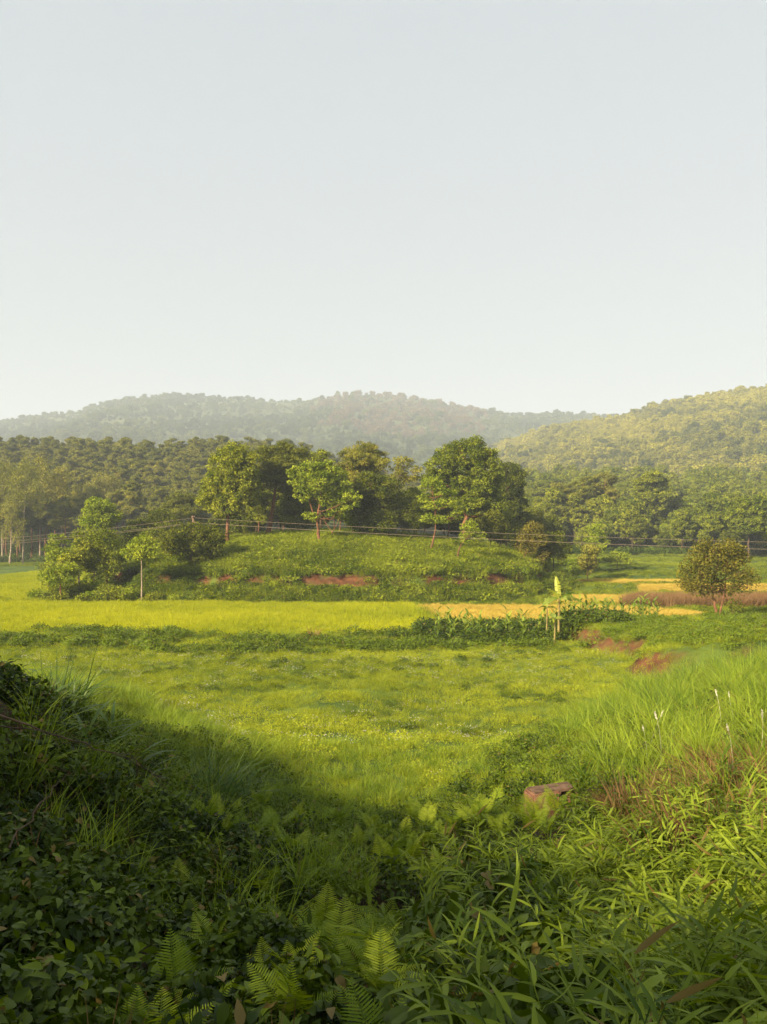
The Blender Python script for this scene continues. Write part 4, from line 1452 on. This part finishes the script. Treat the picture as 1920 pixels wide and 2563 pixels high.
# knoll cover
zone_scatter('knoll_cover', 'lush weeds and grass clothing the knoll', 'undergrowth', 34000, -38, 25, 77, 132,
             lambda x, y: (knoll_e(x, y) < 0.955) | (knoll_e(x, y) < 1.07) & ((fbm(x * 0.75, y * 0.3, 131) < 0.45) | (r.uniform(0, 1, len(x)) < 0.12) | (knoll_e(x, y) > 1.0)), src_knoll, 0.6, 1.7, 0.55, 0.27, tn=1.2, tf=0.25)
zone_scatter('knoll_scrub', 'low leafy scrub dotted over the knoll slope', 'undergrowth', 900, -34, 22, 80, 120,
             lambda x, y: (knoll_e(x, y) < 0.95) & (fbm(x * 0.25, y * 0.25, 141) > 0.5), src_bush, 0.35, 1.0, 0.6, 0.3)
zone_scatter('knoll_foot_cover', 'bushy growth hanging over the red cut bank', 'undergrowth', 13000, -36, 24, 77, 112,
             lambda x, y: (knoll_e(x, y) > 0.955) & (knoll_e(x, y) < 1.075) & (fbm(x * 0.35, y * 0.2, 61) + 0.35 * (knoll_e(x, y) > 1.0) + 0.1 * (knoll_e(x, y) < 0.965) > 0.50),
             src_bush, 0.4, 1.0, 0.65, 0.25, tilt=0.3)
# growth along the near edge of the rice field
zone_scatter('bund_cover', 'bushy weeds along the near edge of the rice field', 'undergrowth', 3400, -34, 16, 40, 60,
             lambda x, y: (np.abs(y - (50.5 + 1.5 * np.sin(x * 0.22) - 0.02 * x)) < 4.2) & (fbm(x * 0.3, y * 0.45, 71) > 0.44) & (tps(np.clip(x, -32, 32), np.clip(y, -8, 62)) < 2.5)
             & (plateau(x, y) < 0.5), src_bush, 0.3, 0.9, 0.66, 0.28, tilt=0.25)
zone_scatter('meadow_weeds', 'darker weedy tussocks dotted over the meadow', 'undergrowth', 1500, -22, 14, 27, 52,
             lambda x, y: (TPc(x, y) < 0.3) & (plateau(x, y) < 0.1) & (fbm(x * 0.22, y * 0.35, 161) + 0.006 * (y - 40) > 0.56), src_bush, 0.15, 0.42, 0.5, 0.28, tilt=0.2)
zone_scatter('plateau_cover', 'yellow-green low growth on the raised plot at right', 'undergrowth', 4200, 10, 36, 34, 61,
             lambda x, y: (plateau(x, y) > 0.6) & (fbm(x * 0.3, y * 0.3, 81) > 0.40), src_bush, 0.2, 0.6, 0.95, 0.2, tilt=0.25)

zone_scatter('field_edge_weeds', 'dark weedy hedge line along the far side of the left rice field', 'undergrowth', 1400, -45, -24, 79, 90,
             lambda x, y: (np.abs(y - (81.5 + 0.8 * np.sin(x * 0.5))) < 1.3) & (fbm(x * 0.4, y * 0.4, 121) > 0.45), src_bush, 0.3, 0.8, 0.5, 0.25)
# banks in the foreground
TP = lambda x, y: tps(np.clip(x, -32, 32), np.clip(y, -8, 62))
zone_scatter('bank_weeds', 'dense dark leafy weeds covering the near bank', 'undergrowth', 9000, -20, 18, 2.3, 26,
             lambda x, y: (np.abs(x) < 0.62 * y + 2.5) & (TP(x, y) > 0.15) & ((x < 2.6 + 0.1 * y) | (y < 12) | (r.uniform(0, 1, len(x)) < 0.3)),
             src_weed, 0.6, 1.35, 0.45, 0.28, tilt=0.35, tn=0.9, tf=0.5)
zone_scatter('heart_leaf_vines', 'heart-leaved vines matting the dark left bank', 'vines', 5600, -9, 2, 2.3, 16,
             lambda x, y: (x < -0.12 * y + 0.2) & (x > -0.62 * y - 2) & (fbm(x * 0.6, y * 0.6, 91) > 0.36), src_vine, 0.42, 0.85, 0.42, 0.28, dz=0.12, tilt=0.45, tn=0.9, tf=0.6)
zone_scatter('trailing_vines', 'pale lobed vines trailing down the bank at lower centre right', 'vines', 1500, -0.2, 4, 2.5, 12,
             lambda x, y: (np.abs(x - (0.13 * y + 0.12)) < 0.55) & (fbm(x * 0.9, y * 0.9, 93) > 0.42), src_vine, 0.8, 1.35, 0.8, 0.15, dz=0.14, tilt=0.3)
zone_scatter('lance_leaf_thicket', 'thicket of long narrow lance-shaped leaves at lower right', 'thicket', 4200, -1.5, 9, 2.4, 11.5,
             lambda x, y: (x > 0.06 * y + 0.1 - 0.5 * (fbm(x * 0.8, y * 0.8, 95) > 0.6)) & (x < 0.62 * y + 2), src_bamboo, 0.6, 1.25, 0.55, 0.25, dz=0.04, tilt=0.4, tn=0.9, tf=0.6)
zone_scatter('bank_grass', 'fine arching grass growing up the left bank', 'grass', 3600, -22, 4, 7, 34,
             lambda x, y: (TP(x, y) > 0.15) & (x > -0.62 * y) & (x < -0.03 * y + 0.1) & (fbm(x * 0.35, y * 0.35, 97) + 0.015 * (y - 10) > 0.46), src_midgrass, 0.7, 1.6, 0.6, 0.27)
zone_scatter('tall_bank_grass', 'tall reed-like grass standing on the right bank', 'grass', 2300, 3, 22, 10.5, 34,
             lambda x, y: (TP(x, y) > 0.35) & (x > 2.4 + 0.13 * y + 0.4 * np.sin(y)) & (x < 0.65 * y), src_tallgrass, 0.5, 1.0, 0.62, 0.3, tn=0.9, tf=0.5)
zone_scatter('bank_foot_grass', 'mixed grass fringe at the foot of the banks', 'grass', 2600, -8, 9, 14, 32,
             lambda x, y: (TP(x, y) > -0.05) & (TP(x, y) < 1.5), src_midgrass, 0.45, 1.0, 0.6, 0.27)

zone_scatter('dry_stems', 'thin dry brown stems tangled through the bank weeds', 'undergrowth', 700, -8, 8, 2.6, 14,
             lambda x, y: (np.abs(x) < 0.6 * y + 0.5) & (fbm(x * 0.5, y * 0.5, 151) > 0.48), src_dry, 0.25, 0.5, 0.45, 0.25, tilt=0.8)
# ------------------------------------------------------------------ ferns (each a plant with its fronds)
def frond_mesh(seed, L=0.5, n=24):
    r = np.random.default_rng(seed)
    acc = Acc()
    t = np.linspace(0, 1, 14)
    bend = r.uniform(0.5, 0.9)
    path = np.stack([L * (0.35 * t + 0.5 * bend * t * t), r.normal(0, 0.02) * t * t, L * (0.92 * t - 0.42 * bend * t * t)], 1)
    V, Fq = tube(path, 0.0045 * (1 - 0.8 * t) + 0.0006, 4)
    acc.add(V, Fq, np.full(len(V), 0.3))
    tt = np.linspace(0.16, 0.985, n)
    pos = np.stack([np.interp(tt, t, path[:, i]) for i in range(3)], 1)
    tan = unit(np.gradient(pos, axis=0))
    side = np.array([0, 1.0, 0])
    nn = unit(np.cross(tan, side))
    prof = np.sin(np.clip((tt - 0.08) / 0.92, 0, 1) ** 0.62 * math.pi) ** 0.9
    for sg in (1, -1):
        d = unit(side * sg + tan * 0.42 + nn * r.normal(0, 0.08, (n, 1)) - nn * (-0.12))
        Lp = L * 0.27 * prof * r.uniform(0.9, 1.1, n) + 0.008
        V, Fq = leaves(pos, d, nn if nn[0, 2] > 0 else -nn, Lp, np.full(n, L * 0.024) * (0.5 + 0.6 * prof), 'lance', 0.1, 0.18)
        acc.add(V, Fq, np.repeat(np.clip(0.35 + 0.4 * tt + r.normal(0, 0.08, n), 0, 1), 15))
    return acc.mesh('frond', M['fern'])


FRONDS = [frond_mesh(600 + k, 0.46 + 0.03 * k) for k in range(5)]


def fern(loc, n, rz, s, label, seed, face=None):
    r = np.random.default_rng(seed)
    root = empty('fern', loc, rz, s)
    tag(root, label, 'fern', 'ferns on the near bank')
    for k in range(n):
        f = link('frond', FRONDS[int(r.integers(0, 5))], root)
        a = k * 6.283 / n + r.normal(0, 0.25)
        f.rotation_euler = (r.normal(0, 0.15), r.normal(-0.1, 0.2), a)
        q = r.uniform(0.75, 1.1)
        f.scale = (q, q, q)
    return root


NAMED = [  # photograph column, distance, fronds, size, label
    (735, 4.1, 5, 1.15, 'tall upright pale fern at lower centre near the bottom edge'),
    (950, 3.6, 6, 1.1, 'bright yellow-green fern right of bottom centre'),
    (960, 4.7, 6, 1.05, 'large fern above the bright yellow-green fern at bottom centre'),
    (655, 5.2, 5, 1.0, 'narrow fern among dark leaves left of centre in the lower third'),
    (920, 5.9, 5, 1.0, 'arching light green fern above the bottom centre ferns'),
    (540, 5.9, 4, 1.0, 'fern half hidden in vines left of centre'),
    (1500, 9.5, 5, 1.2, 'upright light fern below the earth block'),
    (1385, 16.5, 6, 1.8, 'tall feathery fern growing just behind the earth block'),
    (1140, 14.0, 5, 1.7, 'left one of two pale ferns at the foot of the meadow'),
    (1200, 14.0, 5, 1.6, 'right one of two pale ferns at the foot of the meadow'),
    (1290, 15.2, 5, 1.5, 'spreading fern just left of the earth block'),
    (940, 15.0, 4, 1.5, 'yellowing fern at the meadow edge in mid-picture'),
    (690, 13.5, 5, 1.6, 'fern at the meadow edge below the dark grass clump'),
    (330, 3.6, 4, 0.95, 'dim fern in the dark lower left corner'),
    (1620, 11.0, 5, 1.3, 'fern on the shaded earth beneath the tall right grass'),
]
for k, (px, Y, n, s, lab) in enumerate(NAMED):
    b = G(px, Y)
    fern(b + np.array([0, 0, 0.16]), n, k * 1.7, s * 0.7, lab, 1500 + k)
rf = np.random.default_rng(77)
spots = []
while len(spots) < 125:
    Y = 3.2 + 13.8 * rf.uniform(0, 1) ** 1.4
    px = rf.uniform(430, 1330) + (Y - 8) * 12
    if px > 1120 and Y < 9:
        continue
    b = G(px, Y)
    if all((b[0] - q[0]) ** 2 + (b[1] - q[1]) ** 2 > 0.36 ** 2 for q in spots):
        spots.append(b)
for k, b in enumerate(spots):
    fern(b + np.array([0, 0, 0.1]), int(rf.integers(3, 6)), rf.uniform(0, 6.28), rf.uniform(0.5, 0.95) * (1 + 0.03 * b[1]),
         'small fern ' + ('low on the bank near the meadow, ' if b[1] > 12 else 'midway down the bank, ' if b[1] > 7 else 'close to the bottom edge, ')
         + ('left of centre' if b[0] / b[1] < -0.1 else 'right of centre' if b[0] / b[1] > 0.05 else 'at centre'), 1600 + k)

# ------------------------------------------------------------------ grass clumps standing on their own
def grass_clump(name, px, Y, n, rad, h, wd, bend, mat, seed, label):
    b = G(px, Y)
    root = empty(name, b)
    tag(root, label, 'grass clump')
    link('blades', tuft(n, rad, h, wd, bend, seed, 7, mat, name + '_blades', 0.4, 0.22), root)
    return root


M['reed_solo'] = leaf_mat('dark_reed_leaf', (0.035, 0.075, 0.016), (0.12, 0.18, 0.03), 0.35, 0.25)
M['grass_solo'] = leaf_mat('pale_grass_blade', (0.12, 0.19, 0.03), (0.28, 0.34, 0.06), 0.35)
M['dry_solo'] = leaf_mat('dry_blade', (0.16, 0.09, 0.04), (0.36, 0.22, 0.10), 0.2)
grass_clump('reed_clump', 520, 17.0, 260, 0.55, 1.35, 0.030, 0.9, M['reed_solo'], 1, 'large dark arching reed clump at the meadow left edge')
grass_clump('reed_clump', 600, 18.5, 150, 0.45, 0.95, 0.026, 1.0, M['reed_solo'], 2, 'smaller dark reed clump leaning over the meadow edge')
grass_clump('reed_clump', 140, 19.0, 240, 0.6, 1.5, 0.04, 0.8, M['reed_solo'], 3, 'tall dark reed clump on top of the left bank')
grass_clump('grass_tuft', 725, 51, 90, 0.35, 1.0, 0.03, 0.6, M['grass_solo'], 4, 'pale green grass tuft beside the brown tuft at the rice field edge')
grass_clump('dry_tuft', 786, 51.5, 80, 0.25, 0.9, 0.03, 0.4, M['dry_solo'], 5, 'brown dry tuft at the near edge of the rice field')

# broad-bladed plants on the left bank
x_, y_ = [], []
for k, (px, Y, n, s) in enumerate([(170, 12.5, 16, 1.0), (215, 11.0, 14, 0.9), (340, 11.5, 14, 0.9), (100, 15, 16, 1.1), (280, 14, 14, 1.0), (40, 13, 14, 1.0)]):
    b = G(px, Y)
    r2 = np.random.default_rng(2000 + k)
    root = empty('broad_bladed_plant', b, 0, s)
    tag(root, 'broad-bladed cane plant rising from the dark left bank', 'plant', 'cane plants on the left bank')
    a = r2.uniform(0, 6.283, n)
    pos = np.stack([np.cos(a) * 0.1, np.sin(a) * 0.1, r2.uniform(0, 0.55, n)], 1)
    for j in range(n):
        d = unit(np.array([math.cos(a[j]) * 0.7, math.sin(a[j]) * 0.7, r2.uniform(0.4, 1.1)]))
        V, Fq = leaves(np.zeros((1, 3)), d[None], unit(np.array([[-d[0], -d[1], 1.0]])), [r2.uniform(0.5, 0.8)], [0.06], 'lance', 0.1, 0.55)
        lf = link('leaf', mesh_data('cane_leaf', V, Fq, M['reed_solo'], np.full(len(V), r2.uniform(0.2, 0.9))), root)
        lf.location = pos[j]

# pale plumes among the tall grass
pm = []
for k in range(2):
    a = Acc()
    r2 = np.random.default_rng(2100 + k)
    t = np.linspace(0, 1, 8)
    path = np.stack([0.25 * t ** 2.2, 0 * t, 1.5 * t - 0.08 * t ** 3], 1)
    V, Fq = tube(path, 0.006 - 0.003 * t, 3)
    a.add(V, Fq, np.full(len(V), 0.0))
    n = 60
    q = r2.uniform(0.86, 1.0, n)
    pos = np.stack([np.interp(q, t, path[:, i]) for i in range(3)], 1)
    V, Fq = diamonds(pos, unit(r2.normal(0, 0.4, (n, 3)) + np.array([0.5, 0, 0.9])), unit(r2.normal(size=(n, 3))), np.full(n, 0.055), np.full(n, 0.012))
    a.add(V, Fq, np.full(len(V), 0.7))
    pm.append(a.mesh('plume', M['plume']))
src_plume = protos(pm)
zone_scatter('grass_plumes', 'pale feathery seed plumes nodding above the tall right grass', 'plumes', 16, 4.4, 9.5, 12.5, 18,
             lambda x, y: (x > 2.8 + 0.13 * y), src_plume, 0.5, 0.75, 0.5, 0.2, tilt=0.15)

# dead leaves and stalks under the tall grass
zone_scatter('dead_stalks', 'dead brown stalks hanging under the tall right grass', 'undergrowth', 420, 2.6, 9, 9.2, 13.5,
             lambda x, y: (x > 2.2 + 0.10 * y), src_dry, 0.45, 0.8, 0.3, 0.2, tilt=0.7)

# ------------------------------------------------------------------ earth block (end of an old culvert wall)
bb = G(1375, 16.2)
bl = empty('stone_block', bb + np.array([0, 0, 0.26]), R(14))
tag(bl, 'reddish stone block sunk in the weeds at the meadow foot', 'block')
import bmesh


def rough_block(name, size, off, seed, mat, amp=0.02, slope=0.05):
    bm = bmesh.new()
    bmesh.ops.create_cube(bm, size=1.0)
    bmesh.ops.scale(bm, vec=size, verts=bm.verts)
    bmesh.ops.bevel(bm, geom=bm.edges[:], offset=0.035, segments=2, affect='EDGES')
    bmesh.ops.subdivide_edges(bm, edges=bm.edges[:], cuts=3, use_grid_fill=True)
    for v in bm.verts:
        c = v.co.copy()
        n = fbm(np.array([c.x * 5 + seed]), np.array([c.z * 5 + c.y * 3]), seed)[0] - 0.5
        m_ = fbm(np.array([c.x * 14 + seed]), np.array([c.z * 14 + c.y * 9]), seed + 5)[0] - 0.5
        v.co += c.normalized() * (n * amp * 5 + m_ * amp * 1.5)
        v.co.z += slope * c.x
    bmesh.ops.triangulate(bm, faces=bm.faces[:])
    me = bpy.data.meshes.new(name)
    bm.to_mesh(me)
    bm.free()
    me.materials.append(mat)
    o = link(name, me, bl)
    o.location = off
    return o


rough_block('body', (0.58, 0.5, 0.7), (-0.17, 0, -0.02), 3, M['block'])
o = rough_block('side_stone', (0.44, 0.42, 0.6), (0.33, 0.08, -0.02), 8, M['block'])
rough_block('top_crust', (0.95, 0.46, 0.06), (0.06, 0.03, 0.33), 12, noise_mat('weathered_crust', (0.07, 0.045, 0.028), (0.18, 0.11, 0.07), 6, 0.9, 0.4), 0.012)

# ------------------------------------------------------------------ banana plants
def banana(px, Y, h, specs, label, seed, s=1.0):
    r2 = np.random.default_rng(seed)
    b = G(px, Y)
    root = empty('banana_plant', b)
    tag(root, label, 'banana plant', 'banana plants by the crop row')
    t = np.linspace(0, 1, 7)
    V, Fq = tube(np.stack([0.05 * t, 0 * t, h * t], 1), 0.10 * s * (1 - 0.5 * t), 8)
    link('stem', mesh_data('banana_stem', V, Fq, noise_mat('banana_stem', (0.10, 0.085, 0.03), (0.26, 0.20, 0.07), 6, 0.7, 0.2), None, True), root)
    for (az, up, L, W, curl, tn) in specs:
        n = 9
        q = np.linspace(0, 1, n)
        d = np.array([math.cos(az) * math.cos(up), math.sin(az) * math.cos(up), math.sin(up)])
        side = unit(np.cross(d, np.array([0, 0, 1.0]) if abs(d[2]) < 0.95 else np.array([0, 1.0, 0])))
        nn = np.cross(side, d)
        ro = r2.choice([-1, 1]) * r2.uniform(0.5, 1.0) if up < 1.2 else 0.3
        side, nn = side * math.cos(ro) + nn * math.sin(ro), nn * math.cos(ro) - side * math.sin(ro)
        c = d * (L * q)[:, None] - np.array([0, 0, 1.0]) * (curl * L * q ** 2)[:, None]
        wf = lambda u: W * np.sin(np.clip((u - 0.06) / 0.94, 0, 1) ** 0.75 * math.pi) ** 0.6 * 0.5 + 0.012
        ac = Acc()
        m_ = 13
        for sg in (1, -1):
            for k in range(m_):
                u0, u1 = k / m_, (k + (0.97 if r2.uniform() < 0.5 else 0.8)) / m_
                c0 = np.array([np.interp(u0, q, c[:, i_]) for i_ in range(3)])
                c1 = np.array([np.interp(u1, q, c[:, i_]) for i_ in range(3)])
                dr = r2.uniform(0.0, 0.55)
                w0, w1 = wf(u0), wf(u1)
                tip = d * 0.06
                o0 = c0 + side * sg * w0 + nn * w0 * 0.25 - np.array([0, 0, dr * w0]) + tip
                o1 = c1 + side * sg * w1 + nn * w1 * 0.25 - np.array([0, 0, dr * w1]) + tip
                ac.add(np.array([c0, c1, o1, o0]), [(0, 1, 2, 3)])
        V = np.concatenate(ac.V)
        Fq = np.concatenate(ac.F)
        lf = link('leaf', mesh_data('banana_leaf', V, Fq, M['banana'], np.clip(tn + r2.normal(0, 0.06, len(V)), 0, 1), True), root)
        lf.location = (0.05, 0, h - 0.05)
    return root


bY = 50.5
banana(1398, bY, 2.75, [(1.9, 1.32, 1.6, 0.34, 0.1, 0.95), (0.1, 0.85, 1.5, 0.5, 0.55, 0.1), (3.1, 0.95, 1.3, 0.46, 0.35, 0.75), (-0.3, 0.45, 1.5, 0.5, 0.55, 0.15), (3.5, 0.35, 1.3, 0.46, 0.65, 0.35),
                        (-1.2, 0.5, 1.0, 0.36, 0.55, 0.5), (2.4, 0.2, 0.8, 0.3, 0.7, 0.3)], 'tallest banana plant with an upright pale new leaf', 1, 1.0)
banana(1368, bY + 1, 2.1, [(1.8, 1.2, 0.8, 0.22, 0.2, 0.7), (3.3, 0.6, 0.7, 0.22, 0.6, 0.2), (0.2, 0.5, 0.7, 0.2, 0.6, 0.4)], 'thin banana plant left of the tallest one', 2, 0.7)
banana(1388, bY - 1, 1.6, [(2.0, 1.0, 0.8, 0.26, 0.5, 0.3), (0.3, 0.6, 0.75, 0.26, 0.6, 0.6), (4.0, 0.5, 0.7, 0.24, 0.7, 0.5)], 'short drooping banana plant below the tallest one', 3, 0.7)

# ------------------------------------------------------------------ row of tall leafy crop plants
CR = []
for k in range(4):
    r2 = np.random.default_rng(2300 + k)
    root = empty('crop_plant', (0, 0, 0))
    tag(root, 'tall lance-leaved crop plant in the row before the golden rice', 'crop plant', 'row of tall crop plants')
    h = 1.25
    V, Fq = tube([(0, 0, -0.1), (0.02, 0, h * 0.5), (0.0, 0.03, h)], [0.022, 0.018, 0.008], 5)
    link('stem', mesh_data('crop_stem', V, Fq, M['crop'], np.full(len(V), 0.4)), root)
    for j in range(7):
        z = h * (0.25 + 0.75 * j / 6)
        a = j * 2.5 + r2.normal(0, 0.4)
        d = unit(np.array([math.cos(a) * 0.6, math.sin(a) * 0.6, 0.7 + 0.4 * j / 6]))
        V, Fq = leaves(np.zeros((1, 3)), d[None], unit(np.array([[-d[0], -d[1], 1.0]])), [r2.uniform(0.4, 0.65)], [0.13], 'lance', 0.15, 0.45)
        lf = link('leaf', mesh_data('crop_leaf', V, Fq, M['crop'], np.full(len(V), r2.uniform(0.1, 1))), root)
        lf.location = (0, 0, z)
    CR.append(root)
rc = np.random.default_rng(88)
n_crop = 0
for k in range(110):
    px = rc.uniform(1085, 1650)
    Y = 49.5 + rc.uniform(0, 6.0) + (px - 1085) * 0.005
    if px > 1430:
        Y += 2
    b = G(px, Y)
    place(CR, k % 4, b, rc.uniform(0, 6.28), rc.uniform(0.75, 1.25),
          'tall lance-leaved crop plant ' + ('at the left end of the row' if px < 1240 else 'left of the banana plants' if px < 1365 else 'close around the banana plants' if px < 1430
                                             else 'right of the banana plants by the raised plot')
          + (', front side' if Y < 53.5 + (px - 1085) * 0.005 + (2 if px > 1430 else 0) - 1 else ', back side'))
zone_scatter('crop_underwood', 'dark bushy weeds under the row of crop plants', 'undergrowth', 1500, 2.5, 19, 49, 60,
             lambda x, y: (pxof(x, y) > 1080 - 20 * (y - 52)) & (pxof(x, y) < 1560) & (y > 49.2 + 0.004 * (pxof(x, y) - 1085)) & (y < 58), src_bush, 0.6, 1.15, 0.35, 0.2)

# bushes at the left foot of the knoll and along it
for k, (px, Y, wd, hh) in enumerate([(228, 80, 20, 22), (255, 79.5, 22, 24), (290, 79.5, 26, 30), (318, 80, 22, 30), (382, 79.5, 20, 18), (210, 79, 16, 16), (430, 79.8, 18, 14), (130, 80, 18, 12), (170, 81, 26, 34), (245, 82.5, 28, 44), (205, 83, 26, 40), (275, 81, 26, 38),
                                     (100, 83, 22, 22), (150, 84, 24, 38)]):
    b = G(px, Y)
    gy_ = 1330 + (7 - b[2]) / Y * F
    photo_tree('knoll_bush', px, Y, [(px, gy_ - hh * 0.5)],
               [(px, gy_ - hh * 0.6, wd * 0.75, hh * 0.4), (px - wd * 0.5, gy_ - hh * 0.4, wd * 0.6, hh * 0.36), (px + wd * 0.5, gy_ - hh * 0.45, wd * 0.6, hh * 0.38)],
               'broad', M['tree'] if k % 3 else M['tree_light'], M['bark_dark'], 2500 + k, 'green bush at the left foot of the knoll', 0.05, 1.3, 0.8, 2, cat='bush',
               group='bushes at the left foot of the knoll')

# ------------------------------------------------------------------ dead branches on the left bank
def branch(pts, r0, label, seed, kids=5):
    r2 = np.random.default_rng(seed)
    pts = np.asarray(pts, float)
    b = pts[0].copy()
    root = empty('dead_branch', b)
    tag(root, label, 'branch', 'dead branches on the left bank')
    q = np.linspace(0, 1, 16)
    s_ = np.linspace(0, 1, len(pts))
    p = np.stack([np.interp(q, s_, pts[:, i]) for i in range(3)], 1) - b
    p += r2.normal(0, 0.012, p.shape)
    V, Fq = tube(p, r0 * (1 - 0.75 * q), 6)
    link('stem', mesh_data('branch_stem', V, Fq, M['twig'], None, True), root)
    for k in range(kids):
        i = int(r2.integers(6, 15))
        d = unit(p[min(15, i + 1)] - p[i] + r2.normal(0, 0.45, 3) * np.linalg.norm(p[1] - p[0]) * 1.5)
        L = r2.uniform(0.25, 0.55)
        e = p[i] + d * L
        V, Fq = tube([p[i], (p[i] + e) / 2 + r2.normal(0, 0.03, 3), e], [r0 * 0.35, r0 * 0.25, r0 * 0.1], 4)
        link('twig', mesh_data('branch_twig', V, Fq, M['twig'], None, True), root)


branch([P(-60, 1770, 7.5), P(110, 1830, 7.6), P(230, 1868, 7.8), P(340, 1905, 8.0), P(430, 1965, 8.2)], 0.010, 'long dry branch sloping down across the left bank', 1, 7)
branch([P(-40, 1818, 7.0), P(90, 1825, 7.3), P(180, 1862, 7.5), P(260, 1866, 7.8)], 0.007, 'shorter dry branch at the left picture edge', 2, 4)
branch([P(20, 2120, 5.5), P(100, 2010, 5.9), P(150, 1960, 6.2), P(190, 1930, 6.4)], 0.006, 'thin dark dry twig in the lower left shade', 3, 5)

# ------------------------------------------------------------------ haze
V, Fq = box(-3200, 3200, -300, 2750, -27.5, 345)
hz = link('haze', mesh_data('haze', V, Fq))
tag(hz, 'pale morning haze filling the valley', 'haze', kind='stuff')
m = bpy.data.materials.new('valley_haze')
m.use_nodes = True
t = m.node_tree
t.nodes.clear()
out = t.nodes.new('ShaderNodeOutputMaterial')
pv = t.nodes.new('ShaderNodeVolumePrincipled')
pv.inputs['Color'].default_value = (0.72, 0.82, 0.93, 1)
pv.inputs['Density'].default_value = 0.00047
pv.inputs['Density Attribute'].default_value = ''
pv.inputs['Anisotropy'].default_value = 0.0
t.links.new(pv.outputs[0], out.inputs['Volume'])
m.cycles.homogeneous_volume = True
hz.data.materials.append(m)
